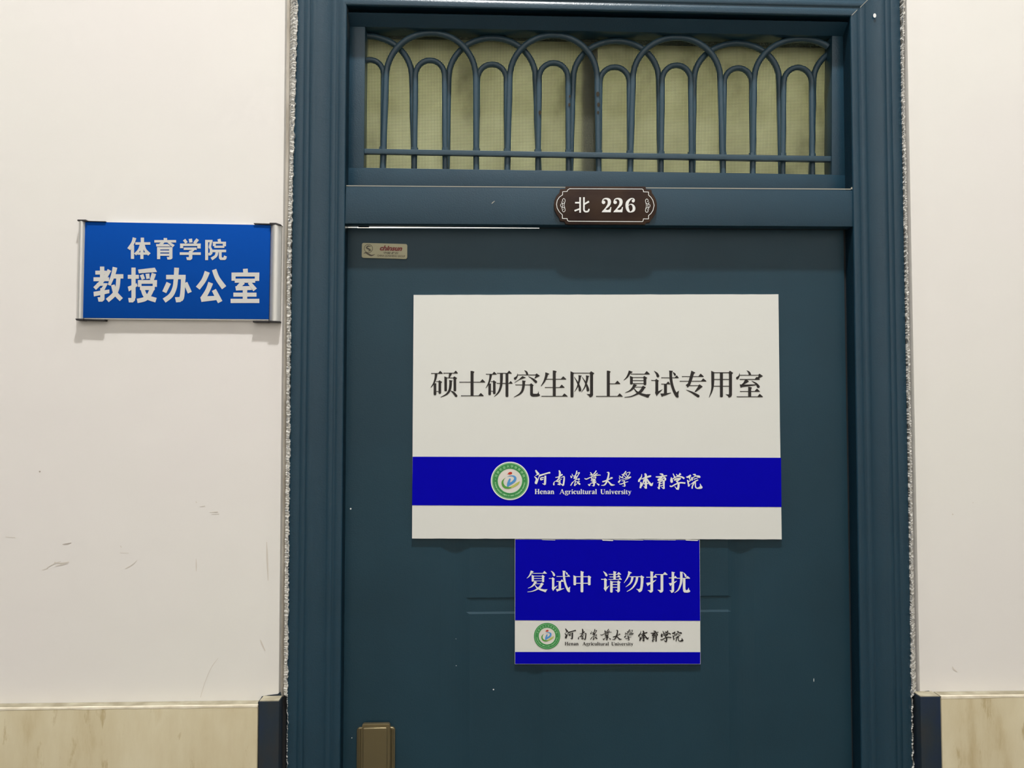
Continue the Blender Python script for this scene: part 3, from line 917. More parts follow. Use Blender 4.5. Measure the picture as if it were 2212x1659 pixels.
qing = Glyph(H_, 20.11, B((265, 182, 12), (350, 270, 75), (400, 352, 104), r=True), H(180, 310, 514, 546), P((165, 505), (195, 514), (195, 550), (180, 548)), P((293, 517), (345, 480), (437, 550), (412, 592), (303, 572)),
             V(357, 540, 930, 108, False), P((303, 870), (284, 935), (375, 1062), (387, 1000), (533, 802), (408, 868), (408, 850)), T(500, 1040, 328, (925, 215), 28), T(540, 1012, 442, (925, 343), 28), T(485, 1072, 550, (980, 455), 28),
             V(755, 220, 540, 104, False), P((704, 174), (842, 208), (807, 252), (704, 252)), V(618, 670, 1106, 110), P((564, 580), (694, 635), (674, 690), (566, 690)), V(932, 670, 1030, 108, False),
             P((868, 627), (915, 576), (1024, 655), (986, 695), (878, 695)), P((878, 985), (986, 980), (982, 1050), (940, 1085), (900, 1108), (860, 1042), (783, 988), (870, 1000)), H(668, 884, 628, 658), H(668, 884, 743, 772), H(668, 884, 863, 892))
wu = Glyph(H_, 20.11, B((1395, 205, 102), (1382, 310, 86), (1305, 480, 60), (1168, 688, 16)), P((1350, 170), (1512, 245), (1460, 278), (1348, 245)), H(1400, 1900, 403, 434), P((1876, 412), (1915, 356), (2047, 438), (2006, 485), (1888, 485)),
           B((1530, 425, 104), (1500, 580, 88), (1415, 725, 64), (1235, 866, 14)), B((1735, 425, 104), (1700, 620, 92), (1590, 830, 72), (1460, 960, 52), (1285, 1066, 18)), B((1947, 440, 112), (1947, 650, 114), (1925, 880, 106), (1885, 1000, 96)),
           P((1868, 915), (1975, 925), (1942, 1030), (1880, 1080), (1820, 1092), (1790, 1050), (1758, 1000), (1688, 952), (1820, 958)))
da = Glyph(I_, 20.11, T(120, 587, 457, (495, 343), 30), V(358, 230, 1010, 114, False), P((300, 180), (447, 212), (413, 262), (300, 262)), P((301, 975), (415, 975), (414, 1040), (370, 1095), (290, 1112), (255, 1060), (173, 1003), (300, 1005)),
           P((113, 688), (300, 658), (410, 610), (547, 547), (542, 577), (420, 682), (300, 738), (212, 792), (190, 832), (158, 780)), T(510, 1042, 337, (920, 216), 30), V(801, 320, 1010, 116, False),
           P((743, 975), (859, 975), (856, 1040), (810, 1095), (725, 1112), (690, 1060), (603, 983), (740, 1000)))
rao = Glyph(I_, 20.11, T(1100, 1457, 484, (1375, 383), 30), V(1277, 240, 1010, 108, False), P((1223, 196), (1367, 228), (1332, 272), (1223, 272)), P((1223, 980), (1331, 980), (1330, 1040), (1290, 1095), (1210, 1120), (1185, 1060), (1123, 1003), (1220, 1010)),
            P((1098, 698), (1225, 684), (1330, 640), (1447, 593), (1442, 622), (1330, 712), (1225, 772), (1192, 792), (1170, 827), (1130, 760)), T(1450, 2022, 500, (1905, 388), 30),
            B((1645, 235, 110), (1640, 600, 102), (1590, 820, 82), (1500, 1000, 58), (1345, 1120, 14)), P((1587, 196), (1722, 215), (1702, 262), (1590, 262)), V(1767, 490, 950, 110, False),
            P((1712, 925), (1725, 1050), (1770, 1100), (1900, 1112), (2000, 1090), (2037, 1043), (1985, 985), (1960, 888), (1930, 970), (1890, 1000), (1845, 1000), (1823, 935)), B((1733, 236, 12), (1800, 320, 66), (1832, 390, 88), r=True))

U1, U2 = (190, 505), (380, 505)
SB = 10.055
def R(x, y0, y1, wd): return V(x, y0, y1, wd, False)
BOLD = [
 Glyph(U1, SB, B((1012, 86, 80), (975, 200, 72), (885, 335, 74)), R(968, 250, 545, 70), H(1030, 1355, 183, 238), R(1182, 84, 240, 72), R(1172, 230, 548, 68), B((1160, 225, 60), (1110, 350, 56), (1025, 450, 62)), B((1200, 225, 60), (1245, 350, 58), (1335, 450, 76)), H(1075, 1295, 402, 455)),
 Glyph(U1, SB, R(1682, 92, 150, 76), H(1442, 1914, 136, 190), P((1480, 222), (1540, 222), (1590, 185), (1665, 188), (1628, 226), (1735, 224), (1800, 275), (1484, 275)), P((1720, 188), (1790, 188), (1884, 244), (1846, 292), (1800, 262)), R(1535, 288, 550, 68), R(1800, 288, 530, 70), H(1502, 1836, 288, 341), H(1560, 1780, 362, 406), H(1560, 1780, 430, 478), P((1712, 504), (1836, 500), (1828, 542), (1790, 560), (1728, 560))),
 Glyph(U2, SB, B((178, 128, 64), (232, 198, 60)), B((314, 108, 74), (326, 190, 70)), B((474, 118, 70), (400, 212, 66)), H(92, 540, 212, 266), R(125, 212, 313, 68), R(502, 214, 320, 72), H(170, 452, 298, 350), P((452, 298), (452, 308), (355, 402), (285, 402), (285, 374), (372, 346)), H(84, 541, 402, 459), R(320, 380, 530, 74), P((224, 508), (357, 508), (352, 548), (310, 573), (240, 570))),
 Glyph(U2, SB, R(668, 133, 572, 64), H(640, 796, 133, 184), P((738, 160), (797, 138), (764, 284), (792, 342), (794, 430), (760, 468), (710, 474), (703, 420), (734, 408), (738, 345), (710, 296)), B((935, 113, 68), (950, 178, 64)), H(802, 1088, 172, 217), R(833, 172, 268, 62), R(1053, 172, 272, 68), H(833, 1053, 258, 306), H(790, 1091, 345, 401), B((892, 395, 60), (868, 480, 60), (772, 548, 66)), P((933, 398), (994, 398), (994, 500), (1010, 520), (1036, 510), (1046, 470), (1106, 494), (1094, 548), (1068, 569), (964, 569), (934, 532))),
 Glyph(U1, SB, R(308, 712, 1000, 94), H(160, 400, 802, 886), H(120, 461, 945, 1030), B((468, 786, 88), (350, 980, 84), (145, 1190, 84)), P((195, 1070), (428, 1074), (426, 1095), (362, 1216), (268, 1214), (330, 1130), (180, 1128)), P((120, 1260), (465, 1210), (465, 1290), (130, 1363)), R(314, 1180, 1430, 92), P((208, 1378), (360, 1378), (354, 1440), (312, 1474), (230, 1474)),
       B((588, 728, 104), (548, 890, 88), (462, 1118, 66)), H(560, 769, 878, 972), B((662, 960, 92), (640, 1170, 92), (565, 1320, 95), (420, 1450, 96)), B((540, 1110, 78), (600, 1290, 96), (725, 1430, 96))),
 Glyph(U1, SB, R(990, 735, 1400, 92), H(866, 1106, 892, 978), P((865, 1150), (1060, 1074), (1078, 1136), (888, 1252)), P((875, 1394), (1026, 1394), (1020, 1450), (976, 1490), (888, 1490)), P((1088, 778), (1452, 736), (1500, 830), (1105, 860)), B((1165, 888, 80), (1205, 988, 76)), B((1292, 868, 84), (1306, 978, 74)), B((1434, 862, 98), (1385, 1010, 86)),
       H(1086, 1500, 1005, 1086), R(1124, 1005, 1152, 78), R(1452, 1005, 1152, 92), H(1130, 1450, 1134, 1222), B((1182, 1190, 84), (1262, 1360, 96), (1478, 1442, 104)), B((1402, 1180, 98), (1322, 1340, 96), (1230, 1420, 96), (1070, 1458, 96))),
 Glyph(U1, SB, B((1926, 738, 104), (1908, 1000, 96), (1880, 1180, 96), (1800, 1340, 102), (1655, 1452, 106)), H(1698, 2122, 892, 988), B((2070, 930, 98), (2062, 1150, 95), (2042, 1370, 100), (2005, 1430, 104)), P((1890, 1378), (2075, 1370), (2062, 1430), (2010, 1482), (1915, 1490)), B((1755, 1066, 104), (1658, 1270, 94)), B((2118, 1062, 88), (2212, 1278, 94))),
 Glyph(U2, SB, B((682, 826, 116), (605, 1010, 104), (476, 1182, 106)), B((830, 778, 98), (905, 970, 104), (1048, 1172, 116)), B((756, 1064, 108), (690, 1230, 100), (590, 1400, 112)), P((528, 1376), (670, 1356), (880, 1350), (880, 1440), (555, 1480)), B((825, 1220, 98), (962, 1484, 108))),
 Glyph(U2, SB, B((1508, 760, 104), (1514, 850, 100)), H(1208, 1812, 842, 928), R(1252, 842, 1020, 88), R(1762, 842, 1024, 96), H(1278, 1722, 975, 1064), B((1462, 1050, 98), (1345, 1165, 80)), P((1290, 1140), (1600, 1136), (1655, 1220), (1306, 1232)), B((1592, 1058, 74), (1720, 1218, 98)), R(1500, 1200, 1420, 96), H(1248, 1750, 1278, 1366), H(1188, 1812, 1412, 1504)),
]
for gs in (BOLD[:4], BOLD[4:]):
    mb = MB(); polys_to(mb, [p for g in gs for p in g.p], YS - 0.0003)
    spart(sign, 'lettering', mb, SILVER_LETTER, fix=False)

J_, K_, L_ = (1150, 1010), (1255, 1010), (1370, 1010)
call1 = [Glyph(J_, 20.11, B((140, 110, 50), (205, 220, 92), (285, 290, 80)), B((280, 290, 60), (210, 310, 40), (135, 355, 22)), B((85, 388, 22), (175, 480, 75), (180, 560, 85), (135, 650, 65), (160, 705, 60)), B((165, 715, 60), (225, 580, 45), (285, 410, 36), (315, 330, 50)),
               B((310, 350, 85), (500, 290, 62), (680, 235, 62), (745, 225, 75), r=True), B((355, 440, 45), (370, 545, 60)), B((345, 465, 50), (450, 430, 48), (500, 440, 40)), B((380, 540, 50), (480, 500, 40)), B((562, 350, 78), (558, 500, 88), (550, 650, 92), (545, 745, 75)), B((545, 745, 60), (430, 690, 18)),
               B((1160, 120, 45), (1195, 230, 85), (1180, 350, 70), (1150, 490, 60)), B((1000, 430, 28), (1150, 400, 48), (1285, 310, 68), r=True), B((1150, 480, 60), (1060, 570, 42), (960, 620, 26), (930, 700, 62), (935, 770, 50)),
               B((1180, 480, 18), (1290, 420, 26), (1380, 400, 55), (1368, 600, 72), (1340, 780, 68)), B((1340, 790, 50), (1220, 690, 26)), B((1040, 605, 25), (1120, 600, 40), (1190, 540, 30), (1280, 500, 30)), B((1120, 645, 35), (1215, 615, 40)), B((1100, 735, 55), (1230, 690, 45)), B((1200, 545, 36), (1190, 770, 52)),
               B((1722, 270, 26), (1755, 370, 40)), B((1662, 350, 34), (1705, 445, 70)), B((1760, 385, 22), (1840, 345, 22)), B((1935, 135, 52), (1890, 300, 48), (1805, 480, 58)), B((1890, 272, 26), (2045, 215, 36), (1990, 320, 36), (1930, 420, 50)), B((1850, 400, 36), (1935, 400, 50)),
               B((1800, 480, 30), (1935, 440, 55)), B((1925, 470, 36), (1800, 600, 26), (1690, 740, 32), (1665, 785, 55)), B((1745, 615, 18), (1660, 770, 26)), B((1900, 530, 22), (2035, 485, 48), (2000, 560, 30)), B((1880, 560, 36), (1850, 700, 46), (1830, 795, 58)), B((1830, 795, 36), (1960, 680, 22)),
               B((1900, 625, 30), (2060, 600, 32)), B((1950, 620, 40), (2000, 670, 66), (2050, 715, 78), r=True)),
         Glyph(K_, 19.235, B((388, 195, 26), (450, 290, 58), (462, 370, 36)), B((640, 125, 42), (570, 230, 48), (490, 300, 26)), B((690, 228, 38), (590, 300, 36), (510, 335, 28)), B((368, 312, 30), (455, 290, 38)), B((145, 450, 30), (230, 478, 48), (390, 405, 34), (550, 350, 32), (700, 312, 40), (820, 315, 22)),
               B((430, 400, 50), (450, 470, 40)), B((480, 440, 28), (610, 390, 38), (600, 460, 40)), B((420, 495, 40), (600, 480, 44)), B((405, 545, 32), (620, 530, 44)), B((450, 592, 32), (640, 602, 42)), B((390, 655, 32), (610, 628, 36)), B((530, 470, 100), (542, 600, 86), (540, 720, 68), (525, 775, 46)),
               B((520, 775, 28), (448, 735, 12)), B((385, 665, 32), (352, 740, 58), (295, 685, 20)), B((650, 652, 20), (735, 715, 68), r=True),
               B((885, 590, 50), (1000, 560, 56), (1150, 490, 46), (1315, 432, 40)), B((1310, 425, 48), (1210, 412, 16)), B((1075, 200, 22), (1150, 215, 62), (1140, 350, 68), (1090, 530, 78), (1030, 660, 62), (960, 728, 50), (835, 742, 14)), B((1095, 540, 56), (1200, 650, 62), (1275, 720, 78), (1410, 720, 14)),
               B((1870, 150, 46), (1800, 250, 52), (1730, 300, 36)), B((1690, 278, 26), (1790, 330, 46)), B((1588, 335, 24), (1660, 400, 44), (1760, 420, 34)), B((1588, 400, 26), (1612, 490, 30)), B((1742, 330, 26), (1720, 430, 28)), B((1900, 220, 22), (2035, 195, 32), (1985, 310, 32), (1920, 400, 36)),
               B((1870, 230, 26), (1922, 380, 32)), B((1820, 300, 20), (1900, 250, 18)), B((1760, 320, 26), (1900, 430, 30)), B((1670, 505, 16), (1850, 450, 32), (2065, 385, 44), (1990, 450, 28), (1830, 515, 18)), B((1642, 508, 34), (1572, 598, 78), r=True), B((1690, 560, 24), (1800, 548, 44), (1785, 620, 36)),
               B((1590, 685, 24), (1680, 682, 42), (1830, 620, 34), (1965, 585, 22)), B((1780, 600, 46), (1812, 700, 62), (1828, 780, 46)), B((1825, 785, 32), (1712, 762, 12)))]
call2 = [Glyph(L_, 14.27, B((232, 200, 16), (222, 285, 34), (155, 390, 62), (140, 445, 40)), B((200, 440, 30), (212, 520, 62), (185, 635, 52)), B((220, 355, 22), (320, 318, 40), (480, 268, 56), (520, 270, 36)), B((318, 190, 36), (355, 230, 66), (355, 400, 74), (362, 650, 60)), B((310, 360, 50), (270, 480, 34), (222, 570, 46)),
               B((390, 350, 46), (450, 450, 56), (525, 535, 74), (560, 495, 36), (582, 462, 12)), B((290, 502, 28), (432, 490, 34)), B((350, 645, 30), (290, 570, 12)),
               B((785, 192, 22), (860, 210, 56), (885, 240, 46)), B((665, 285, 28), (780, 290, 52), (900, 262, 42), (1010, 248, 30)), B((870, 300, 36), (745, 370, 46), (750, 405, 32)), B((740, 402, 44), (860, 362, 40), (905, 330, 22)), B((900, 300, 42), (955, 335, 58), (950, 400, 50)), B((795, 430, 46), (772, 540, 44), (765, 665, 52)),
               B((712, 472, 12), (830, 420, 34), (930, 400, 44)), B((915, 410, 58), (912, 540, 52), (920, 655, 42)), B((910, 655, 36), (835, 592, 12)), B((790, 502, 22), (890, 470, 26)), B((790, 572, 22), (885, 540, 26)), B((718, 600, 16), (760, 650, 36)),
               B((1195, 185, 22), (1250, 300, 46)), B((1298, 200, 20), (1335, 260, 38)), B((1430, 185, 66), (1370, 245, 38), (1300, 285, 18), ), B((1142, 300, 22), (1150, 400, 82), (1162, 465, 60)), B((1180, 350, 32), (1320, 280, 28), (1450, 285, 44), (1545, 340, 54)), B((1230, 395, 36), (1290, 340, 28), (1440, 330, 26)),
               B((1240, 395, 26), (1330, 365, 30), (1430, 345, 22)), B((1425, 350, 28), (1330, 410, 42), (1290, 420, 22)), B((1290, 410, 28), (1370, 490, 56)), B((1097, 560, 36), (1150, 582, 42), (1280, 512, 38), (1420, 468, 46), (1575, 480, 46)), B((1370, 480, 58), (1362, 600, 64), (1335, 680, 62)), B((1320, 670, 38), (1245, 575, 12)),
               B((1602, 285, 24), (1660, 292, 58), (1745, 232, 48)), B((1740, 240, 38), (1702, 330, 30), (1740, 385, 34)), B((1640, 380, 32), (1665, 480, 44), (1682, 585, 42)), B((1740, 390, 28), (1690, 425, 22), (1655, 400, 18)), B((1722, 400, 22), (1680, 445, 16)), B((1808, 208, 20), (1872, 222, 58), r=True),
               B((1780, 300, 56), (1782, 400, 46)), B((1800, 320, 26), (1900, 262, 32), (2000, 282, 68), (2022, 315, 36)), B((1830, 362, 26), (1960, 318, 22)), B((1758, 512, 26), (1850, 440, 36), (1972, 378, 32)), B((1870, 440, 36), (1795, 570, 38), (1785, 650, 42)), B((1890, 440, 26), (1890, 590, 38), (1950, 638, 38), (2060, 608, 86), (2098, 590, 34)),
               B((2060, 600, 68), (2030, 495, 12)), B((1700, 560, 22), (1732, 500, 10)))]
def affine(gl, x0, y0, X0, Y0, sx, sy):
    return [[(X0 + (x - x0) * sx, Y0 + (y - y0) * sy) for x, y in p] for g in gl for p in g.p]

# bold serif roman letters, unit: cap height 96, y up
def sv(x, y0, y1, wd=17): return [[(x - wd / 2, y0), (x + wd / 2, y0), (x + wd / 2, y1), (x - wd / 2, y1)]]
def ss(x0, x1, y, t=5): return [[(x0, y - t / 2), (x1, y - t / 2), (x1, y + t / 2), (x0, y + t / 2)]]
RO = {
 'H': (sv(17, 0, 96, 20) + sv(63, 0, 96, 20) + ss(2, 32, 2.5) + ss(48, 78, 2.5) + ss(2, 32, 93.5) + ss(48, 78, 93.5) + ss(17, 63, 50, 7), 84),
 'e': (B((47, 38, 9), (44, 55, 11), (30, 64, 8), (15, 52, 17), (11, 32, 20), (17, 12, 18), (32, 3, 12), (48, 14, 5)) + ss(14, 50, 37), 55),
 'n': (sv(16, 0, 64) + ss(2, 29, 2.5) + ss(2, 16, 61.5) + B((22, 48, 6), (36, 61, 13), (47, 48, 17), (48, 25, 17), (48, 0, 17)) + ss(36, 61, 2.5), 64),
 'a': (B((11, 47, 14), (15, 59, 9), (29, 63, 9), (40, 52, 17), (40, 12, 16), (53, 4, 6)) + B((40, 37, 5), (20, 29, 12), (12, 15, 17), (22, 4, 12), (38, 12, 5)), 56),
 'A': (B((12, 2, 6), (42, 96, 8)) + B((41, 96, 14), (70, 2, 20)) + ss(20, 58, 32, 6) + ss(0, 24, 2.5) + ss(56, 86, 2.5), 84),
 'g': (B((28, 63, 9), (14, 55, 15), (12, 43, 15), (28, 31, 9), (42, 41, 15), (42, 53, 15), (28, 63, 9)) + B((18, 30, 6), (12, 18, 8), (22, 8, 11), (44, 5, 13), (53, -7, 10), (43, -21, 8), (20, -21, 8), (8, -11, 11), (16, 3, 6)) + B((42, 58, 8), (57, 61, 9)), 58),
 'r': (sv(16, 0, 64) + ss(2, 30, 2.5) + ss(2, 16, 61.5) + B((22, 46, 6), (32, 60, 10), (43, 55, 15)), 48),
 'i': (sv(16, 0, 64) + ss(2, 30, 2.5) + ss(2, 16, 61.5) + [disc(16, 84, 10, 12)], 32),
 'c': (B((44, 46, 15), (40, 59, 9), (28, 64, 8), (15, 52, 17), (11, 32, 20), (17, 12, 18), (31, 3, 12), (47, 14, 5)), 52),
 'u': (sv(14, 14, 64) + ss(1, 15, 61.5) + B((14, 18, 17), (19, 6, 14), (31, 4, 10), (44, 14, 5)) + sv(47, 2, 64) + ss(36, 48, 61.5) + ss(47, 61, 3), 62),
 'l': (sv(16, 0, 96) + ss(2, 30, 2.5) + ss(2, 16, 93.5), 32),
 't': (B((16, 84, 4), (17, 62, 15), (17, 14, 17), (25, 4, 12), (38, 10, 5)) + ss(2, 36, 60, 6), 39),
 'U': (sv(17, 30, 94, 20) + ss(1, 34, 93.5) + B((17, 32, 20), (23, 11, 18), (40, 3, 12), (58, 11, 8), (64, 32, 7), (64, 92, 7)) + ss(50, 78, 93.5), 80),
 'v': (B((13, 62, 17), (32, 2, 15)) + B((31, 2, 7), (47, 62, 6)) + ss(0, 27, 61.5) + ss(37, 58, 61.5), 58),
 's': (B((38, 48, 5), (33, 60, 8), (22, 63, 10), (11, 52, 13), (20, 38, 17), (36, 25, 17), (38, 11, 12), (24, 2, 10), (10, 6, 7), (5, 18, 4)), 46),
 'y': (B((13, 62, 17), (32, 6, 14)) + B((47, 62, 6), (31, 4, 8), (20, -17, 8), (8, -20, 13)) + ss(0, 27, 61.5) + ss(37, 58, 61.5), 58),
}
def roman(word, x0, x1, ybase, ycap):
    tot = sum(RO[c][1] for c in word)
    sx, sy = (x1 - x0) / tot, (ybase - ycap) / 96.0
    out, x = [], 0
    for c in word:
        pl, adv = RO[c]
        out += [[(x0 + (x + a) * sx, ybase - b * sy) for a, b in p] for p in pl]
        x += adv
    return out

# ------------------------------------------------------------------ university seal
def seal(par, cx, cy, R, Y, on_white):
    k = R / 655.0     # traced radius 655 in the enlarged crop, centre (815, 850)
    def ring(r0, r1, n=64):
        a = disc(cx, cy, r0 * k, n); b = disc(cx, cy, r1 * k, n)
        return [[a[i], a[(i + 1) % n], b[(i + 1) % n], b[i]] for i in range(n)]
    def loc(polys): return [[(cx + (x - 815) * k, cy + (y - 850) * k) for x, y in p] for p in polys]
    e = MB()
    e.mi = 0; polys_to(e, ring(655, 618), Y)                                   # outer band
    e.mi = 1; polys_to(e, ring(618, 603) + ring(588, 418), Y)
    e.mi = 2; polys_to(e, ring(603, 588) + ring(425, 410), Y)
    e.mi = 3; polys_to(e, [disc(cx, cy, 412 * k, 64)], Y + 0.00005)
    o = spart(par, 'emblem', e, [WHITE if not on_white else GREEN, GREEN, LGREEN, CREAM], fix=False)
    o['label'] = 'round green and white university seal'
    Y2 = Y - 0.0002
    def piece(nm, polys, m):
        mb = MB(); polys_to(mb, loc(polys), Y2)
        c = mb.build(nm, m, None, fix=False); c.parent = o
    piece('red_dot', [[(705, 640), (740, 605), (770, 565), (820, 540), (865, 545), (892, 575), (885, 605), (850, 628), (800, 636), (750, 618)]], RED)
    piece('blue_swoosh', brush([(720, 712, 4), (800, 682, 18), (880, 675, 30), (950, 695, 60), (995, 750, 82), (975, 830, 88), (905, 900, 80), (840, 940, 80), (760, 1010, 50), (728, 1078, 6)]) + brush([(812, 790, 55), (785, 860, 75), (745, 960, 65), (720, 1030, 20)], rnd0=True), SKY)
    piece('green_crescent', brush([(660, 742, 4), (600, 800, 26), (562, 880, 60), (570, 970, 74), (640, 1060, 80), (740, 1085, 66), (830, 1085, 40), (870, 1075, 14)]), LEAF)
    piece('wheat_ear', brush([(780, 1082, 20), (860, 1065, 62), (960, 1015, 74), (1060, 950, 76), (1115, 905, 50), (1145, 850, 6)]), OLIVE)
    # ring lettering, Chinese over the top, English round the bottom
    tp = []
    def arc_text(chars, r, a0, a1, h, wd, up=True, off=0.0):
        for i, ch in enumerate(chars):
            if ch == ' ': continue
            a = math.radians(a0 + (a1 - a0) * i / (len(chars) - 1))
            ux, uy = math.cos(a), math.sin(a)
            tx, ty = (-uy, ux)
            c0 = (815 + r * ux, 850 + r * uy)
            if not up: ux, uy, tx, ty = -ux, -uy, -tx, -ty
            def pt(s, t): return (c0[0] + tx * s * wd / 2 + ux * t * h / 2, c0[1] + ty * s * wd / 2 + uy * t * h / 2)
            tp.extend(font_polys(ch, [pt(-1, 1), pt(1, 1), pt(1, -1), pt(-1, -1)], off))
    arc_text('河南农业大学体育学院', 500, -160, -20, 92, 92, True, 0.01)
    arc_text('Physical Education College of Henan Agricultural University', 505, 174, 6, 46, 24, False, 0.02)
    tp += [disc(815 - 495, 790, 14, 8), disc(815 + 495, 790, 14, 8)]
    piece('ring_lettering', tp, LGREEN)
    return o

# ------------------------------------------------------------------ big foam board
YP = 0.0150
poster = empty('notice_board', at(1290, 900, YP))
tag(poster, 'large white foam board notice with black heading and blue band', 'sign')
mb = MB()
pl = [(893.5, 637)]
for i in range(1, 40):
    t = i / 40; pl.append((893.5 + (1681.5 - 893.5) * t, 637 + (635.6 - 637) * t + random.uniform(-.25, .25)))
pl += [(1681.5, 635.6), (1684.5, 900), (1688.7, 1165.2)]
for i in range(1, 40):
    t = i / 40; pl.append((1688.7 + (890 - 1688.7) * t, 1165.2 + (1163.2 - 1165.2) * t + random.uniform(-.3, .3)))
pl += [(890, 1163.2), (891.6, 900)]
mb.pslab(pl, YP, YDR - 0.0002)
spart(poster, 'board', mb, BOARD)
lb = lambda par, nm, polys, Y, m: spart(par, nm, (lambda k: (polys_to(k, polys, Y), k)[1])(MB()), m, fix=False)
lb(poster, 'blue_band', [[(891.3, 986.5), (1687.2, 988.8), (1688.2, 1095.3), (890.3, 1091.5)]], YP - 0.0003, BLUE)
lb(poster, 'heading', [p for g in TITLE for p in g.p], YP - 0.0003, INK)
YPL = YP - 0.0007
lb(poster, 'lettering', affine(call1, 0, 0, 0, 0, 1, 1), YPL, WHITE)
lb(poster, 'lettering', affine(call2, 0, 0, 0, 0, 1, 1), YPL, WHITE)
lb(poster, 'lettering', roman('Henan', 1155, 1197.6, 1067.2, 1056.4) + roman('Agricultural', 1208.5, 1289.6, 1067.2, 1056.7) + roman('University', 1297, 1364, 1067.3, 1057), YPL, WHITE)
seal(poster, 1101.6, 1038.8, 41.4, YPL, False)

# ------------------------------------------------------------------ small blue notice below it
small_ = empty('door_notice', at(1312, 1300, 0.0158))
tag(small_, 'small royal blue do not disturb notice below the white board', 'sign')
YN = 0.0158
mb = MB(); mb.pslab([(1112.3, 1164.5), (1511.5, 1166), (1513.2, 1434.8), (1112.2, 1434.8)], YN, YDR - 0.0002)
spart(small_, 'board', mb, BOARD)
lb(small_, 'blue_print', [[(1113, 1165.2), (1511, 1166.8), (1512.4, 1341), (1112.8, 1340)]], YN - 0.0003, BLUE)
lb(small_, 'blue_print', [[(1112.8, 1408.3), (1512.6, 1408.7), (1512.6, 1434.2), (1112.8, 1434.2)]], YN - 0.0003, BLUE)
hd = fu.fit((1137.8, 1232.2, 1182.8, 1279.2)) + shi.fit((1185.7, 1232.6, 1231.9, 1279.6)) + zhong.p + qing.p + wu.p + da.p + rao.p
lb(small_, 'heading', hd, YN - 0.0007, WHITE)
lb(small_, 'lettering', affine(call1, 1154, 1015, 1219.5, 1357.6, 0.7115, 0.712), YN - 0.0004, INK)
lb(small_, 'lettering', affine(call2, 1378, 1021.8, 1378.4, 1361.8, 0.702, 0.70), YN - 0.0004, INK)
lb(small_, 'lettering', roman('Henan', 1220, 1250, 1394.2, 1386.6) + roman('Agricultural', 1258, 1315.5, 1394.3, 1386.8) + roman('University', 1320.6, 1368, 1394.4, 1387), YN - 0.0004, INK)
seal(small_, 1181.8, 1373.9, 28.4, YN - 0.0004, True)
# frayed white edge along the top
fr = []
for x0, x1, t in ((1300, 1325, 2.2), (1325, 1390, .9), (1390, 1460, .8), (1480, 1508, 2.0), (1170, 1200, .9)):
    fr.append([(x0, 1165.4), (x1, 1166.4), (x1 - 1, 1166.4 + t), (x0 + 2, 1165.6 + t)])
for f_ in fr:
    lb(small_, 'frayed_edge', [f_], YN - 0.0008, WHITE)

# ------------------------------------------------------------------ room number plate
S3 = 8.508
def pp(polys): return [[(1180 + x / S3, 380 + y / S3) for x, y in p] for p in polys]
numb = empty('room_number_plate', at(1308, 445, -0.006))
tag(numb, 'dark brown room number plate with white border on the transom bar', 'sign')
YN2 = -0.0095
def half(right):
    a = [(355, 190), (352, 235), (255, 240), (245, 300)]
    return a
outl = [(355, 190), (1825, 194), (1838, 248), (1935, 252), (1942, 310), (1985, 370), (2020, 440), (2036, 520), (2034, 600), (2010, 690), (1965, 765), (1915, 820), (1905, 852), (1830, 862), (1822, 895), (400, 892), (350, 880), (340, 838), (252, 825), (240, 770), (195, 710), (155, 630), (140, 540), (150, 450), (185, 370), (245, 305), (255, 242), (350, 238)]
mb = MB(); mb.pslab(pp([outl])[0], YN2, -0.0046)
spart(numb, 'plate', mb, BROWN, bevel=0.0006)
bor = [(405, 250), (430, 235), (1765, 241), (1785, 262), (1787, 293), (1880, 296), (1880, 352), (1925, 395), (1960, 450), (1982, 540), (1962, 630), (1925, 690), (1880, 728), (1880, 790), (1785, 790), (1780, 825), (1765, 840), (410, 832), (388, 815), (386, 785), (296, 782), (296, 716), (240, 660), (200, 590), (188, 520), (202, 450), (240, 390), (300, 348), (302, 290), (385, 286), (392, 262), (405, 250)]
bp = []
for a, b in zip(bor, bor[1:]):
    bp += brush([(a[0], a[1], 11), (b[0], b[1], 11)], True, True, n=1)
lb(numb, 'border_line', pp(bp), YN2 - 0.0003, WHITE)
orn = brush([(318, 468, 9), (300, 462, 9), (300, 435, 9), (322, 416, 9), (345, 438, 9), (342, 480, 9), (318, 505, 9), (292, 500, 9), (280, 470, 7)]) + brush([(342, 480, 8), (330, 540, 8), (345, 600, 8)]) + \
      brush([(318, 612, 9), (300, 618, 9), (300, 645, 9), (322, 662, 9), (345, 640, 9), (342, 600, 9), (318, 578, 9), (292, 585, 9), (285, 612, 7)]) + brush([(275, 510, 9), (262, 540, 9), (278, 575, 9)]) + brush([(285, 500, 9), (305, 540, 10), (285, 580, 9)])
orn2 = [[(2170 - x, y + 8) for x, y in p] for p in orn]
lb(numb, 'scroll_ornament', pp(orn), YN2 - 0.0003, WHITE)
lb(numb, 'scroll_ornament', pp(orn2), YN2 - 0.0003, WHITE)
num = brush([(530, 492, 30), (618, 492, 30)], n=2) + brush([(622, 392, 30), (622, 676, 30)], n=2) + brush([(520, 642, 30), (618, 604, 26)], n=2) + brush([(692, 392, 30), (692, 560, 30), (694, 630, 30), (720, 655, 30), (765, 652, 30), (785, 618, 28)], True) + brush([(700, 520, 28), (785, 470, 34)], n=2)
two = [disc(1052, 485, 33, 14)] + brush([(1026, 476, 14), (1050, 430, 20), (1105, 418, 30), (1155, 450, 58), (1152, 520, 52), (1098, 590, 26), (1030, 655, 10)]) + [[(1018, 668), (1034, 640), (1075, 612), (1130, 628), (1165, 612), (1180, 572), (1196, 572), (1184, 668)]]
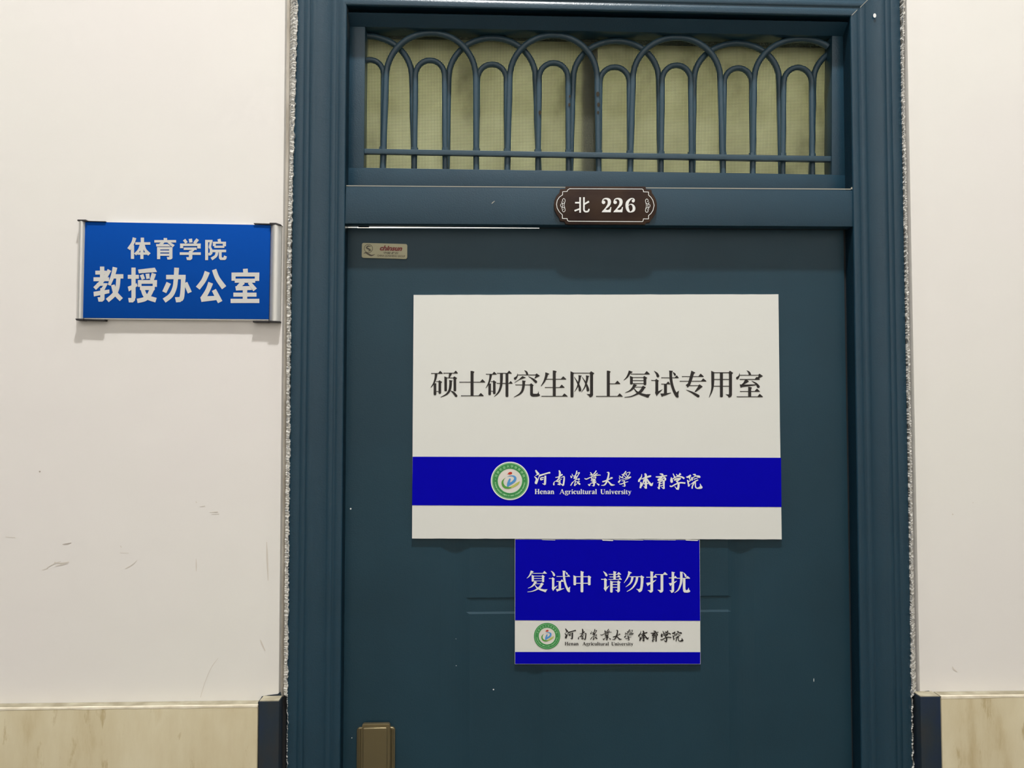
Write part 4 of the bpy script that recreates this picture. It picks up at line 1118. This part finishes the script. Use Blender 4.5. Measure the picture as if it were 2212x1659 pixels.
six = brush([(1585, 412, 12), (1540, 430, 32), (1492, 490, 54), (1485, 570, 56), (1510, 640, 44), (1548, 664, 18), (1600, 635, 46), (1612, 590, 50), (1592, 540, 36), (1550, 520, 14), (1512, 545, 10)]) + brush([(1570, 412, 12), (1605, 420, 16), (1625, 450, 14)]) + [disc(1598, 460, 28, 14)]
lb(numb, 'number', pp(num + two + [[(x + 214, y) for x, y in p] for p in two] + six), YN2 - 0.0003, WHITE)

# ------------------------------------------------------------------ maker's badge on the leaf
def bq(polys): return [[(740 + x / S3, 480 + y / S3) for x, y in p] for p in polys]
badge = empty('maker_badge', at(830, 543, YDR))
tag(badge, 'small pale brass maker badge in the top left corner of the door', 'label')
rrp = rrect(0, 0, 1, 1, 0.001)
TLb, TRb, BRb, BLb = Vector((355, 378)), Vector((1190, 400)), Vector((1188, 678)), Vector((350, 655))
def bl(u, v): 
    p_ = (TLb * (1 - u) + TRb * u) * (1 - v) + (BLb * (1 - u) + BRb * u) * v
    return (p_.x, p_.y)
ol = rrect(0, 0, 835, 277, 34)
mb = MB(); mb.pslab(bq([[bl(x / 835, y / 277) for x, y in ol]])[0], YDR - 0.0022, YDR)
spart(badge, 'plate', mb, BADGE, bevel=0.0005)
YB_ = YDR - 0.0025
def bt(s, x0, y0, x1, y1, off=0.0, sh=0.0, sp=1.0, sl=0.026):
    return bq(font_polys(s, [(x0, y0), (x1, y0 + (x1 - x0) * sl), (x1, y1 + (x1 - x0) * sl), (x0, y1)], off, sh, sp))
lb(badge, 'brand_lettering', bt('chinsun', 683, 425, 1098, 520, 0.045, 0.35), YB_, BADGE_RED)
lb(badge, 'lettering', bt('中国·群升', 750, 540, 1030, 584, 0.008, 0.25) + bt('CHINA QUNSHENG GROUP', 638, 597, 1148, 636, 0.02), YB_, BADGE_INK)
em = [p for p in brush([(475 + 76 * math.cos(a / 10 * math.pi), 483 + 76 * math.sin(a / 10 * math.pi), 9) for a in range(21)], n=2)]
em += brush([(520, 445, 8), (470, 440, 24), (440, 470, 22), (475, 490, 26), (510, 515, 20), (470, 530, 10)]) + brush([(388, 578, 4), (425, 560, 22), (480, 590, 32), (530, 612, 26), (595, 590, 5)])
lb(badge, 'emblem', bq(em), YB_, BADGE_INK)

# ------------------------------------------------------------------ scuffs on the left wall
def scuff(polys, m=SCUFF, Y=-0.0003):
    mb = MB(); polys_to(mb, polys, Y)
    o = mb.build('scuff_mark', m, wall_left, fix=False)
    return o
def w(x, y): return (x / 2.517, 1000 + y / 2.517)
def ws(*p): return brush([(*w(x, y), t / 2.517) for x, y, t in p], n=4)
scuff([disc(*w(216, 47), 2.0, 8)], SCUFF2)
scuff(ws((340, 442, 2), (365, 440, 6), (388, 434, 2)), SCUFF2)
scuff(ws((295, 540, 4), (330, 545, 6), (375, 538, 3)) + ws((255, 570, 2), (290, 550, 4), (330, 535, 2)) + ws((300, 560, 2), (340, 552, 5), (370, 545, 2)) + ws((228, 582, 2), (262, 572, 4)), SCUFF)
scuff(ws((1066, 520, 2), (1067, 560, 6), (1067, 590, 2)), SCUFF)
scuff(ws((1085, 237, 2), (1115, 234, 3)) + ws((1140, 268, 2), (1185, 266, 4)) + ws((1150, 278, 2), (1192, 277, 3)) + ws((1065, 210, 3), (1070, 216, 4)), SCUFF)
scuff(ws((1450, 430, 3), (1453, 520, 9), (1458, 640, 3)), SCUFF)
scuff(ws((1415, 960, 2), (1425, 985, 7), (1442, 1022, 3)), SCUFF)
scuff(ws((1186, 1062, 1.5), (1150, 1110, 2), (1115, 1190, 2), (1090, 1275, 2)), SCUFF)
scuff(ws((30, 402, 2), (82, 405, 3)) + ws((655, 450, 3), (660, 460, 3)) + ws((652, 488, 2), (700, 490, 2)) + ws((680, 575, 2), (715, 556, 4), (745, 530, 2)), SCUFF)
for pl_ in (brush([(2057, 1440, 1.5), (2061, 1446, 2.4), (2068, 1451, 1)]), [disc(2058, 1111, 1.6, 8)], [disc(2102, 1086, 1.0, 8)]):
    mb = MB(); polys_to(mb, pl_, -0.0003); mb.build('scuff_mark', SCUFF, wall_right, fix=False)
